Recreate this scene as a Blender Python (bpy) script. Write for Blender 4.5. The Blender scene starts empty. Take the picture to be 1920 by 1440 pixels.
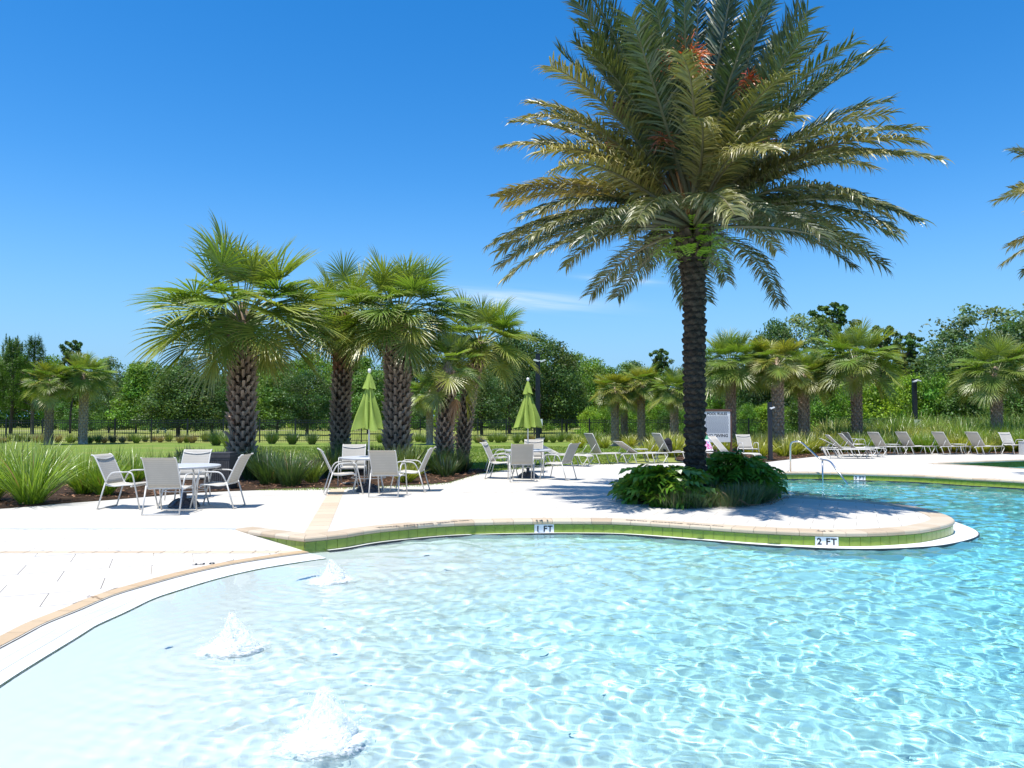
import bpy, bmesh, math, random
import numpy as np
from mathutils import Vector, Matrix
from mathutils.geometry import tessellate_polygon

R = math.radians
PI = math.pi
rnd = random.Random(11)
rng = np.random.default_rng(11)
scene = bpy.context.scene
col = scene.collection

# ------------------------------------------------------------------ camera, sky, sun, exposure
EYE = 1.6
FPX = 1440.0
PITCH = math.atan(63 / FPX)
cam_data = bpy.data.cameras.new('camera')
cam_data.sensor_width = 36
cam_data.sensor_fit = 'HORIZONTAL'
cam_data.lens = 27.0
cam_data.clip_start = 0.05
cam_data.clip_end = 3000
cam = bpy.data.objects.new('camera', cam_data)
cam.location = (0, 0, EYE)
cam.rotation_euler = (PI / 2 + PITCH, 0, 0)
col.objects.link(cam)
scene.camera = cam

SUNV = Vector((-0.17, -0.20, 1.0)).normalized()
sun_el = math.asin(SUNV.z)
sun_az = math.atan2(SUNV.x, SUNV.y)

world = bpy.data.worlds.new('World')
scene.world = world
world.use_nodes = True
wt = world.node_tree
wt.nodes.clear()
w_out = wt.nodes.new('ShaderNodeOutputWorld')
w_bg = wt.nodes.new('ShaderNodeBackground')
w_sky = wt.nodes.new('ShaderNodeTexSky')
w_sky.sky_type = 'NISHITA'
w_sky.sun_disc = False
w_sky.sun_elevation = sun_el
w_sky.sun_rotation = sun_az
w_sky.altitude = 0
w_sky.air_density = 1.0
w_sky.dust_density = 0.35
w_sky.ozone_density = 4.0
w_hsv = wt.nodes.new('ShaderNodeHueSaturation')
w_hsv.inputs['Hue'].default_value = 0.502
w_hsv.inputs['Saturation'].default_value = 1.38
w_hsv.inputs['Value'].default_value = 1.24
wt.links.new(w_sky.outputs[0], w_hsv.inputs['Color'])
# thin streaks of cirrus low in the sky
w_tc = wt.nodes.new('ShaderNodeTexCoord')
w_sep = wt.nodes.new('ShaderNodeSeparateXYZ')
wt.links.new(w_tc.outputs['Generated'], w_sep.inputs[0])


def wmath(op, a, b=None, c=None, clamp=False):
    n = wt.nodes.new('ShaderNodeMath')
    n.operation = op
    n.use_clamp = clamp
    for i, v in enumerate((a, b, c)):
        if v is None:
            continue
        if isinstance(v, (int, float)):
            n.inputs[i].default_value = v
        else:
            wt.links.new(v, n.inputs[i])
    return n.outputs[0]


w_px = wmath('DIVIDE', w_sep.outputs[0], w_sep.outputs[1])
w_pz = wmath('DIVIDE', w_sep.outputs[2], w_sep.outputs[1])
w_comb = wt.nodes.new('ShaderNodeCombineXYZ')
wt.links.new(wmath('MULTIPLY', w_px, 5.0), w_comb.inputs[0])
wt.links.new(wmath('MULTIPLY', wmath('ADD', w_pz, wmath('MULTIPLY', w_px, 0.09)), 85.0), w_comb.inputs[1])
w_noise = wt.nodes.new('ShaderNodeTexNoise')
w_noise.inputs['Scale'].default_value = 1.0
w_noise.inputs['Detail'].default_value = 5
w_noise.inputs['Roughness'].default_value = 0.55
wt.links.new(w_comb.outputs[0], w_noise.inputs['Vector'])
w_n = wmath('MULTIPLY', wmath('SUBTRACT', w_noise.outputs[0], 0.34, clamp=True), 4.0, clamp=True)


def streak(cx, cz, sx, sz, amp):
    dx = wmath('POWER', wmath('ABSOLUTE', wmath('DIVIDE', wmath('SUBTRACT', w_px, cx), sx)), 2.0)
    zz = wmath('ADD', wmath('SUBTRACT', w_pz, cz), wmath('MULTIPLY', wmath('SUBTRACT', w_px, cx), 0.085))
    dz = wmath('POWER', wmath('ABSOLUTE', wmath('DIVIDE', zz, sz)), 2.0)
    e = wmath('POWER', 2.718, wmath('MULTIPLY', wmath('ADD', dx, dz), -1.0))
    return wmath('MULTIPLY', e, amp)


w_m = wmath('ADD', streak(0.0, 0.156, 0.10, 0.0105, 1.0), streak(0.145, 0.180, 0.045, 0.0035, 0.8))
w_m = wmath('MULTIPLY', w_m, w_n, clamp=True)
w_m = wmath('MULTIPLY', w_m, wmath('GREATER_THAN', w_sep.outputs[1], 0.2))
w_mix = wt.nodes.new('ShaderNodeMixRGB')
wt.links.new(w_m, w_mix.inputs['Fac'])
w_hor = wt.nodes.new('ShaderNodeMixRGB')
w_hf = wmath('POWER', wmath('SUBTRACT', 1.0, wmath('DIVIDE', w_sep.outputs[2], 0.30), clamp=True), 1.5)
wt.links.new(w_hf, w_hor.inputs['Fac'])
wt.links.new(w_hsv.outputs[0], w_hor.inputs['Color1'])
w_hor.inputs['Color2'].default_value = (1.15, 2.9, 5.3, 1)
wt.links.new(w_hor.outputs[0], w_mix.inputs['Color1'])
w_mix.inputs['Color2'].default_value = (4.2, 5.5, 7.2, 1)
wt.links.new(w_mix.outputs[0], w_bg.inputs['Color'])
w_bg.inputs['Strength'].default_value = 0.11
wt.links.new(w_bg.outputs[0], w_out.inputs['Surface'])

sun_data = bpy.data.lights.new('sun', 'SUN')
sun_data.energy = 4.5
sun_data.angle = R(0.53)
sun_data.color = (1.0, 0.96, 0.89)
sun = bpy.data.objects.new('sun', sun_data)
sun.rotation_euler = (-SUNV).to_track_quat('-Z', 'Y').to_euler()
sun.location = (0, 0, 60)
col.objects.link(sun)
sun_data.cycles.is_caustics_light = True

scene.render.engine = 'CYCLES'
scene.view_settings.view_transform = 'Standard'
scene.view_settings.look = 'None'
scene.view_settings.exposure = 0.55
scene.view_settings.gamma = 1
scene.view_settings.use_curve_mapping = False
cy = scene.cycles
cy.max_bounces = 10
cy.diffuse_bounces = 3
cy.glossy_bounces = 4
cy.transmission_bounces = 6
cy.transparent_max_bounces = 12
cy.caustics_refractive = True
cy.caustics_reflective = False
cy.sample_clamp_indirect = 8
cy.use_denoising = True
cy.use_adaptive_sampling = True
cy.adaptive_threshold = 0.01

# ------------------------------------------------------------------ helpers
CT, ST = math.cos(PITCH), math.sin(PITCH)


def G(px, py, z=0.0):
    """point of the horizontal plane z seen at photograph pixel (px, py)"""
    u = (px - 960) / FPX
    v = (720 - py) / FPX
    dy = CT - v * ST
    dz = v * CT + ST
    t = (z - EYE) / dz
    return Vector((u * t, dy * t, z))


def X(px, d):
    return (px - 960) / FPX * d


def Z(py, d):
    return EYE + d * math.tan(math.atan((720 - py) / FPX) + PITCH)


kids = {}


class MB:
    """collects vertices, faces and a tint per face; build() links them as one mesh object"""

    def __init__(s):
        s.v, s.f, s.t = [], [], []

    def add(s, vs, fs, tint=(1, 1, 1)):
        b = len(s.v)
        s.v.extend([tuple(p) for p in vs])
        for f in fs:
            s.f.append(tuple(i + b for i in f))
            s.t.append(tint)

    def box(s, c, d, rz=0.0, tint=(1, 1, 1), m=None):
        hx, hy, hz = d[0] / 2, d[1] / 2, d[2] / 2
        vs = [Vector((x, y, z)) for z in (-hz, hz) for x, y in ((-hx, -hy), (hx, -hy), (hx, hy), (-hx, hy))]
        if m is None:
            m = Matrix.Rotation(rz, 3, 'Z')
        vs = [m @ p + Vector(c) for p in vs]
        s.add(vs, [(3, 2, 1, 0), (4, 5, 6, 7), (0, 1, 5, 4), (1, 2, 6, 5), (2, 3, 7, 6), (3, 0, 4, 7)], tint)

    def tube(s, pts, r, n=8, closed=False, tint=(1, 1, 1), caps=True):
        pts = [Vector(p) for p in pts]
        rs = r if isinstance(r, (list, tuple)) else [r] * len(pts)
        b = len(s.v)
        N = len(pts)
        up = None
        for i, p in enumerate(pts):
            if closed:
                t = (pts[(i + 1) % N] - pts[i - 1])
            else:
                t = pts[min(i + 1, N - 1)] - pts[max(i - 1, 0)]
            t.normalize()
            if up is None:
                up = Vector((0, 0, 1)) if abs(t.z) < 0.9 else Vector((1, 0, 0))
            a = t.cross(up)
            if a.length < 1e-4:
                a = t.cross(Vector((0, 1, 0)))
            a.normalize()
            u2 = a.cross(t).normalized()
            up = u2
            for k in range(n):
                an = 2 * PI * k / n
                q = p + (a * math.cos(an) + u2 * math.sin(an)) * rs[i]
                s.v.append(tuple(q))
        M = N if closed else N - 1
        for i in range(M):
            j = (i + 1) % N
            for k in range(n):
                k2 = (k + 1) % n
                s.f.append((b + i * n + k, b + i * n + k2, b + j * n + k2, b + j * n + k))
                s.t.append(tint)
        if caps and not closed:
            s.f.append(tuple(b + k for k in range(n))[::-1])
            s.t.append(tint)
            s.f.append(tuple(b + (N - 1) * n + k for k in range(n)))
            s.t.append(tint)

    def lathe(s, prof, n=24, c=(0, 0, 0), tint=(1, 1, 1)):
        b = len(s.v)
        for r, z in prof:
            for k in range(n):
                a = 2 * PI * k / n
                s.v.append((c[0] + r * math.cos(a), c[1] + r * math.sin(a), c[2] + z))
        for i in range(len(prof) - 1):
            for k in range(n):
                k2 = (k + 1) % n
                s.f.append((b + i * n + k, b + i * n + k2, b + (i + 1) * n + k2, b + (i + 1) * n + k))
                s.t.append(tint)
        s.f.append(tuple(b + k for k in range(n))[::-1])
        s.t.append(tint)
        e = b + (len(prof) - 1) * n
        s.f.append(tuple(e + k for k in range(n)))
        s.t.append(tint)

    def mesh(s, name, smooth=False, tinted=None):
        me = bpy.data.meshes.new(name)
        me.from_pydata(s.v, [], s.f)
        if tinted is None:
            tinted = any(t != (1, 1, 1) for t in s.t)
        if tinted:
            at = me.attributes.new('tint', 'FLOAT_COLOR', 'FACE')
            arr = np.ones((len(s.f), 4), dtype=np.float32)
            arr[:, :3] = np.array(s.t, dtype=np.float32)
            at.data.foreach_set('color', arr.ravel())
        if smooth:
            me.polygons.foreach_set('use_smooth', [True] * len(me.polygons))
        me.update()
        return me

    def build(s, name, mat, parent=None, smooth=False, loc=None):
        me = s.mesh(name, smooth)
        return obj(name, me, mat, parent, loc)


def obj(name, me, mat=None, parent=None, loc=None, rot=None, scale=None):
    o = bpy.data.objects.new(name, me)
    if mat is not None and me is not None and len(me.materials) == 0:
        me.materials.append(mat)
    if parent is not None:
        o.parent = parent
        kids.setdefault(parent.name, []).append(o)
    if loc is not None:
        o.location = loc
    if rot is not None:
        o.rotation_euler = rot
    if scale is not None:
        o.scale = scale if not isinstance(scale, (int, float)) else (scale,) * 3
    col.objects.link(o)
    return o


def np_mesh(name, v, f, tint=None, smooth=False):
    """fast mesh from arrays; all faces with the same number of corners"""
    v = np.asarray(v, dtype=np.float32)
    f = np.asarray(f, dtype=np.int32)
    me = bpy.data.meshes.new(name)
    me.vertices.add(len(v))
    me.vertices.foreach_set('co', v.ravel())
    k = f.shape[1]
    me.loops.add(f.size)
    me.loops.foreach_set('vertex_index', f.ravel())
    me.polygons.add(len(f))
    me.polygons.foreach_set('loop_start', np.arange(0, f.size, k, dtype=np.int32))
    me.polygons.foreach_set('loop_total', np.full(len(f), k, dtype=np.int32))
    if smooth:
        me.polygons.foreach_set('use_smooth', np.ones(len(f), dtype=bool))
    me.update(calc_edges=True)
    if tint is not None:
        at = me.attributes.new('tint', 'FLOAT_COLOR', 'FACE')
        arr = np.ones((len(f), 4), dtype=np.float32)
        arr[:, :3] = tint
        at.data.foreach_set('color', arr.ravel())
    return me


def tag(o, label=None, cat=None, group=None, kind=None):
    if label:
        o['label'] = label
    if cat:
        o['category'] = cat
    if group:
        o['group'] = group
    if kind:
        o['kind'] = kind
    return o


def thing(name, label, cat, loc=(0, 0, 0), rz=0.0, group=None):
    o = bpy.data.objects.new(name, None)
    o.location = loc
    o.rotation_euler = (0, 0, rz)
    o.empty_display_size = 0.2
    col.objects.link(o)
    return tag(o, label, cat, group)


def copy_tree(o, parent=None, label=None, loc=None, rz=None, group=None, scale=None):
    c = o.copy()
    col.objects.link(c)
    if parent is not None:
        c.parent = parent
    if label:
        c['label'] = label
    if group:
        c['group'] = group
    if loc is not None:
        c.location = loc
    if rz is not None:
        c.rotation_euler = (0, 0, rz)
    if scale is not None:
        c.scale = (scale,) * 3
    for ch in list(kids.get(o.name, ())):
        copy_tree(ch, c)
    return c




# ------------------------------------------------------------------ materials
def new_mat(name):
    m = bpy.data.materials.new(name)
    m.use_nodes = True
    m.node_tree.nodes.clear()
    out = m.node_tree.nodes.new('ShaderNodeOutputMaterial')
    return m, m.node_tree, out


def ramp(nt, fac, stops):
    n = nt.nodes.new('ShaderNodeValToRGB')
    e = n.color_ramp.elements
    while len(e) > 1:
        e.remove(e[-1])
    e[0].position = stops[0][0]
    e[0].color = (*stops[0][1], 1)
    for p, c in stops[1:]:
        x = e.new(p)
        x.color = (*c, 1)
    nt.links.new(fac, n.inputs[0])
    return n.outputs[0]


def noise(nt, scale, detail=4, rough=0.55, vec=None, dist=0.0, out=0):
    n = nt.nodes.new('ShaderNodeTexNoise')
    n.inputs['Scale'].default_value = scale
    n.inputs['Detail'].default_value = detail
    n.inputs['Roughness'].default_value = rough
    n.inputs['Distortion'].default_value = dist
    if vec is not None:
        nt.links.new(vec, n.inputs['Vector'])
    return n.outputs[out]


def mixc(nt, a, b, fac, mode='MIX'):
    n = nt.nodes.new('ShaderNodeMixRGB')
    n.blend_type = mode
    for s, v in (('Fac', fac), ('Color1', a), ('Color2', b)):
        if isinstance(v, (int, float)):
            n.inputs[s].default_value = v
        elif isinstance(v, tuple):
            n.inputs[s].default_value = (*v, 1)
        else:
            nt.links.new(v, n.inputs[s])
    return n.outputs[0]


def nmath(nt, op, a, b=None, clamp=False):
    n = nt.nodes.new('ShaderNodeMath')
    n.operation = op
    n.use_clamp = clamp
    for i, v in enumerate((a, b)):
        if v is None:
            continue
        if isinstance(v, (int, float)):
            n.inputs[i].default_value = v
        else:
            nt.links.new(v, n.inputs[i])
    return n.outputs[0]


def objvec(nt, kind='Object'):
    return nt.nodes.new('ShaderNodeTexCoord').outputs[kind]


def posvec(nt):
    return nt.nodes.new('ShaderNodeNewGeometry').outputs['Position']


def bump(nt, h, strength=0.3, dist=0.02):
    b = nt.nodes.new('ShaderNodeBump')
    b.inputs['Strength'].default_value = strength
    b.inputs['Distance'].default_value = dist
    nt.links.new(h, b.inputs['Height'])
    return b.outputs[0]


def principled(nt, out, color, rough=0.6, normal=None, spec=0.5, metal=0.0, coat=0.0, trans=0.0):
    p = nt.nodes.new('ShaderNodeBsdfPrincipled')
    for s, v in (('Base Color', color), ('Roughness', rough)):
        if isinstance(v, tuple):
            p.inputs[s].default_value = (*v, 1)
        elif isinstance(v, (int, float)):
            p.inputs[s].default_value = v
        else:
            nt.links.new(v, p.inputs[s])
    p.inputs['Specular IOR Level'].default_value = spec
    p.inputs['Metallic'].default_value = metal
    p.inputs['Coat Weight'].default_value = coat
    p.inputs['Transmission Weight'].default_value = trans
    if normal is not None:
        nt.links.new(normal, p.inputs['Normal'])
    nt.links.new(p.outputs[0], out.inputs['Surface'])
    return p


def simple(name, c, rough=0.5, var=0.12, scale=12, metal=0.0, spec=0.5, bumps=0.0, bscale=40, dirt=None, coat=0.0):
    m, nt, out = new_mat(name)
    v = objvec(nt)
    n1 = noise(nt, scale, 5, 0.6, v)
    c2 = tuple(max(0, x * (1 - var)) for x in c)
    c3 = tuple(min(1, x * (1 + var)) for x in c)
    colr = ramp(nt, n1, [(0.3, c2), (0.7, c3)])
    if dirt:
        colr = mixc(nt, colr, dirt, ramp(nt, noise(nt, scale * 0.35, 6, 0.7, v), [(0.5, (0, 0, 0)), (0.75, (0.6, 0.6, 0.6))]))
    nr = bump(nt, noise(nt, bscale, 4, 0.6, v), bumps, 0.01) if bumps else None
    principled(nt, out, colr, rough, nr, spec, metal, coat)
    return m


def leafmat(name, base, tipmul=1.0, transl=0.35, gloss=0.12, var=0.25, rough=0.45, back=None):
    """two-sided leaf: the tint attribute carries the leaf's own colour"""
    m, nt, out = new_mat(name)
    at = nt.nodes.new('ShaderNodeAttribute')
    at.attribute_name = 'tint'
    oi = nt.nodes.new('ShaderNodeObjectInfo')
    c = mixc(nt, at.outputs['Color'], base, 1.0, 'MULTIPLY')
    hsv = nt.nodes.new('ShaderNodeHueSaturation')
    nt.links.new(c, hsv.inputs['Color'])
    val = nmath(nt, 'ADD', nmath(nt, 'MULTIPLY', oi.outputs['Random'], var), 1 - var / 2)
    nt.links.new(val, hsv.inputs['Value'])
    hue = nmath(nt, 'ADD', nmath(nt, 'MULTIPLY', oi.outputs['Random'], -0.02), 0.51)
    nt.links.new(hue, hsv.inputs['Hue'])
    c = hsv.outputs[0]
    d = nt.nodes.new('ShaderNodeBsdfDiffuse')
    t = nt.nodes.new('ShaderNodeBsdfTranslucent')
    g = nt.nodes.new('ShaderNodeBsdfGlossy')
    g.inputs['Roughness'].default_value = rough
    g.inputs['Color'].default_value = (1, 1, 1, 1)
    nt.links.new(c, d.inputs['Color'])
    tc = mixc(nt, c, (1.25, 1.25, 0.5), 1.0, 'MULTIPLY')
    nt.links.new(tc, t.inputs['Color'])
    m1 = nt.nodes.new('ShaderNodeMixShader')
    m1.inputs[0].default_value = transl
    nt.links.new(d.outputs[0], m1.inputs[1])
    nt.links.new(t.outputs[0], m1.inputs[2])
    m2 = nt.nodes.new('ShaderNodeMixShader')
    m2.inputs[0].default_value = gloss
    nt.links.new(m1.outputs[0], m2.inputs[1])
    nt.links.new(g.outputs[0], m2.inputs[2])
    nt.links.new(m2.outputs[0], out.inputs['Surface'])
    return m
# ------------------------------------------------------------------ shared surfaces
WZ = -0.20          # level of the water
LOWZ = -0.17        # level of the sunken beach deck


def travertine(name, base=(0.70, 0.67, 0.615), stain=(0.40, 0.31, 0.20), amount=0.5, joints=True, random_tone=0.0):
    m, nt, out = new_mat(name)
    v = posvec(nt)
    n1 = noise(nt, 1.3, 6, 0.65, v)
    n2 = noise(nt, 14, 6, 0.7, v)
    c = ramp(nt, n1, [(0.3, tuple(x * 0.93 for x in base)), (0.7, base)])
    # veins and pits of the stone, streaked
    mp = nt.nodes.new('ShaderNodeMapping')
    mp.inputs['Scale'].default_value = (5, 26, 10)
    mp.inputs['Rotation'].default_value = (0, 0, R(24))
    nt.links.new(v, mp.inputs['Vector'])
    vein = noise(nt, 1.0, 7, 0.72, mp.outputs[0], 1.2)
    c = mixc(nt, c, stain, ramp(nt, vein, [(0.60, (0, 0, 0)), (0.76, (amount,) * 3)]))
    c = mixc(nt, c, tuple(x * 0.6 for x in base), ramp(nt, n2, [(0.60, (0, 0, 0)), (0.72, (0.35 * amount,) * 3)]))
    if random_tone:
        oi = nt.nodes.new('ShaderNodeObjectInfo')
        c = mixc(nt, c, ramp(nt, oi.outputs['Random'], [(0, (0.62, 0.46, 0.30)), (0.5, (0.95, 0.88, 0.78)), (1, (1, 1, 1))]), random_tone, 'MULTIPLY')
    h = nmath(nt, 'ADD', n2, nmath(nt, 'MULTIPLY', vein, 0.5))
    if joints:
        mp2 = nt.nodes.new('ShaderNodeMapping')
        mp2.inputs['Rotation'].default_value = (0, 0, R(24))
        nt.links.new(v, mp2.inputs['Vector'])
        br = nt.nodes.new('ShaderNodeTexBrick')
        nt.links.new(mp2.outputs[0], br.inputs['Vector'])
        br.inputs['Scale'].default_value = 1.0
        br.inputs['Brick Width'].default_value = 0.61
        br.inputs['Row Height'].default_value = 0.405
        br.inputs['Mortar Size'].default_value = 0.007
        br.inputs['Mortar Smooth'].default_value = 0.3
        br.inputs['Color1'].default_value = (1, 1, 1, 1)
        br.inputs['Color2'].default_value = (0.93, 0.92, 0.90, 1)
        br.inputs['Mortar'].default_value = (0.50, 0.45, 0.38, 1)
        c = mixc(nt, c, br.outputs['Color'], 0.7, 'MULTIPLY')
    principled(nt, out, c, 0.62, bump(nt, h, 0.25, 0.004), 0.35)
    return m


M_deck = travertine('travertine_deck', base=(0.60, 0.57, 0.515), amount=0.6)
M_paver = travertine('travertine_paver', base=(0.62, 0.59, 0.535), amount=0.6, joints=False, random_tone=0.14)
M_coping = travertine('coping_travertine', base=(0.56, 0.475, 0.36), stain=(0.25, 0.155, 0.085), amount=1.0, joints=False, random_tone=0.45)
M_tan = travertine('tan_paver', base=(0.52, 0.39, 0.245), stain=(0.30, 0.20, 0.12), amount=0.7, joints=False, random_tone=0.25)
M_tanlight = travertine('light_tan_paver', base=(0.60, 0.50, 0.37), stain=(0.34, 0.24, 0.15), amount=0.7, joints=False, random_tone=0.25)
M_joint = simple('joint_sand', (0.42, 0.37, 0.30), 0.9, 0.2, 30)
M_tile = simple('green_glazed_tile', (0.20, 0.285, 0.026), 0.25, 0.2, 9, spec=0.6, dirt=(0.25, 0.30, 0.06))
M_grout = simple('tile_grout', (0.42, 0.50, 0.24), 0.8, 0.1, 30)
M_marker = simple('white_marker_tile', (0.74, 0.76, 0.78), 0.3, 0.04, 10)
M_ink = simple('black_marker_ink', (0.012, 0.012, 0.014), 0.45, 0.1, 10)
M_plaster = simple('white_plaster', (0.80, 0.81, 0.79), 0.5, 0.03, 3, dirt=(0.66, 0.66, 0.62))
M_grate = simple('white_plastic_grate', (0.76, 0.76, 0.75), 0.45, 0.05, 20)
M_dark = simple('dark_trim', (0.03, 0.035, 0.04), 0.5, 0.2, 20)


def smooth_curve(pts, step):
    """Catmull-Rom through the points, resampled evenly"""
    P = [Vector((p[0], p[1])) for p in pts]
    P = [P[0] * 2 - P[1]] + P + [P[-1] * 2 - P[-2]]
    fine = []
    for i in range(1, len(P) - 2):
        p0, p1, p2, p3 = P[i - 1:i + 3]
        for k in range(24):
            t = k / 24
            fine.append(0.5 * ((2 * p1) + (p2 - p0) * t + (2 * p0 - 5 * p1 + 4 * p2 - p3) * t * t + (3 * p1 - p0 - 3 * p2 + p3) * t ** 3))
    fine.append(P[-2])
    L = [0]
    for a, b in zip(fine, fine[1:]):
        L.append(L[-1] + (b - a).length)
    n = max(2, int(round(L[-1] / step)))
    outp, j = [], 0
    for k in range(n + 1):
        s = L[-1] * k / n
        while j < len(L) - 2 and L[j + 1] < s:
            j += 1
        t = (s - L[j]) / max(1e-9, L[j + 1] - L[j])
        outp.append(fine[j].lerp(fine[j + 1], min(1, t)))
    return outp


def normals(c):
    """unit normals on the right hand of the direction of travel"""
    n = []
    for i in range(len(c)):
        t = c[min(i + 1, len(c) - 1)] - c[max(i - 1, 0)]
        t.normalize()
        n.append(Vector((t.y, -t.x)))
    return n


def offset(c, d):
    nn = normals(c)
    return [p + q * (d[i] if isinstance(d, list) else d) for i, (p, q) in enumerate(zip(c, nn))]


# pool wall, walked from the beach corner round the peninsula to the far right; water on the right-hand side
near_px = [(571, 1017, -.06), (640, 1010, -.06), (710, 999, -.06), (825, 988.6, -.06), (902, 985.5, -.06), (999, 983.6, -.06),
           (1080, 983.3, -.06), (1172, 984.7, -.06), (1300, 993, -.06), (1411, 1000.7, -.06), (1490, 1004.5, -.06),
           (1565, 1007, -.06), (1630, 1006.6, -.06), (1681, 1004.2, -.06), (1735, 999, -.06), (1785, 985.5, -.06),
           (1770, 965, 0), (1719.5, 951, 0), (1642, 941.5, 0), (1565, 935.5, 0), (1450, 927.4, 0), (1400, 918, 0),
           (1375, 905, 0), (1400, 894.5, 0), (1450, 890, -.05), (1527, 889, -.05), (1604, 891, -.05), (1719.5, 894.7, -.05),
           (1816, 900.5, -.05), (1920, 906, -.05)]
edge_pts = [G(*p).xy for p in near_px] + [Vector((13.9, 17.3)), Vector((14.8, 14.3)), Vector((15.2, 9)), Vector((14.5, 3))]
edge = smooth_curve(edge_pts, 0.15)
edge_n = normals(edge)
A = Vector((-3.95, 11.1))
corner = edge[0]

band_px = [(560, 1031.7), (500, 1041.7), (417, 1055), (333, 1073), (250, 1095), (183, 1115), (117, 1141.7), (50, 1168), (0, 1193)]
band_pts = [corner + Vector((-.02, 0.0))] + [G(x, y, LOWZ).xy for x, y in band_px[1:]]
band_pts += [Vector(p) for p in ((-4.0, 5.0), (-3.7, 3.7), (-3.1, 2.2), (-2.2, 0.8), (-1, -0.6), (1, -2.2), (4, -3.2), (8, -3), (12, -1), (14.5, 3))]
band = smooth_curve(band_pts, 0.12)      # walked away from the corner; water on the left-hand side
b1 = offset(band, -0.155)
b2 = offset(band, -0.165)
b3 = offset(band, -0.47)
b4 = offset(band, -0.60)


def ring_fill(loops, z, zf=None):
    """flat fill of an outline with holes"""
    flat = [p for l in loops for p in l]
    tris = tessellate_polygon([[Vector((p[0], p[1], 0)) for p in l] for l in loops])
    mb = MB()
    vs = [(p[0], p[1], zf(p) if zf else z) for p in flat]
    fs = []
    for t in tris:
        a, b, c = (Vector(flat[i][:2]) for i in t)
        fs.append(tuple(t) if (b - a).cross(c - a) > 0 else tuple(t)[::-1])
    mb.add(vs, fs)
    return mb


back_px = [(0, 954), (60, 949.5), (117, 944), (200, 938), (283, 931), (330, 927), (370, 924), (430, 921), (500, 918.5), (560, 916), (636, 914.5),
           (700, 912.5), (793, 909), (841, 905), (872, 896), (900, 888), (940, 882), (1000, 876.5), (1050, 872), (1150, 869.5), (1300, 868),
           (1400, 866.5), (1440, 866), (1475, 862), (1520, 857), (1560, 853), (1600, 851.5), (1750, 850.5), (1920, 851)]
back = [Vector((-31, 12.6)), Vector((-14, 12.8))] + [G(*p).xy for p in back_px] + [Vector((34, 34))]
pool2_px = [(1752, 869.6), (1800, 867), (1860, 864.5), (1920, 862.5), (1990, 861.5), (2080, 862), (2150, 868), (2120, 878), (2030, 883), (1920, 879), (1850, 874.5), (1800, 871.7)]
pool2 = smooth_curve([G(*p).xy for p in pool2_px] + [G(1752, 869.6).xy], 0.3)[:-1]

COPW = 0.30
inner = offset(edge, -COPW)      # back edge of the coping stones
inner[0] = corner + Vector((-0.02, 0.30))
hole_ring = [Vector((-31, 11.1)), A + Vector((0, 0.05))] + [A.lerp(corner, 0.5) + Vector((0.17, 0.22))] + inner[1:] + [Vector((14.9, -14))]
ring = hole_ring + [Vector((34, -14)), Vector((34, 34))] + back[::-1][1:]
deck = ring_fill([ring, pool2], 0.0).build('pool_deck', M_deck)
tag(deck, kind='structure', label='white travertine pool deck around the pool')

# the long expansion joint and other joints cut into the deck read as thin dark strips of joint sand
mb = MB()
ja = [G(380, 932, 0).xy, G(520, 929, 0).xy, G(700, 926, 0).xy, G(930, 923, 0).xy, G(1050, 924, 0).xy]
jl = smooth_curve(ja, 0.4)
jo = offset(jl, 0.018)
mb.add([(p.x, p.y, 0.004) for p in jl] + [(p.x, p.y, 0.004) for p in jo], [(i, len(jl) + i, len(jl) + i + 1, i + 1) for i in range(len(jl) - 1)])
mb.build('expansion_joint', M_joint, deck)

# lower deck: slope and flat part
low = MB()


def strip(mb, a, b, za, zb, flip=False, tint=(1, 1, 1)):
    n = len(a)
    vs = [(a[i].x, a[i].y, za[i] if isinstance(za, list) else za) for i in range(n)] + [(b[i].x, b[i].y, zb[i] if isinstance(zb, list) else zb) for i in range(n)]
    fs = [(i, i + 1, n + i + 1, n + i) for i in range(n - 1)]
    if flip:
        fs = [f[::-1] for f in fs]
    mb.add(vs, fs, tint)


LJ = LOWZ - 0.012
yl = corner.y
sl = [(-31, 11.1, 0), (A.x, A.y, 0), (corner.x, corner.y, LOWZ), (-31, yl, LOWZ)]
low.add(sl, [(0, 3, 2, 1)])
low_poly = [Vector((-31, yl))] + band + [Vector((14.8, -14)), Vector((-31, -14))]
mlow = ring_fill([low_poly], LJ)
low_deck = low.build('beach_deck', M_deck)
tag(low_deck, kind='structure', label='sunken travertine deck beside the beach entry of the pool')
mlow.build('joint_bed', M_joint, low_deck)


def inside_low(p):
    """left of the band curve (deck side), with distance to it"""
    best, bi = 1e9, 0
    for i in range(0, len(band)):
        d = (band[i] - p).length_squared
        if d < best:
            best, bi = d, i
    t = (band[min(bi + 1, len(band) - 1)] - band[max(bi - 1, 0)]).normalized()
    nrm = Vector((t.y, -t.x))       # right-hand side = deck side
    return (p - band[bi]).dot(nrm), band[bi], nrm


def clip_half(poly, p0, n):
    """keep the side where (p-p0).n > 0"""
    o = []
    for i in range(len(poly)):
        a, b = poly[i], poly[(i + 1) % len(poly)]
        da, db = (a - p0).dot(n), (b - p0).dot(n)
        if da >= 0:
            o.append(a)
        if da * db < 0:
            o.append(a + (b - a) * (da / (da - db)))
    return o


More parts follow.
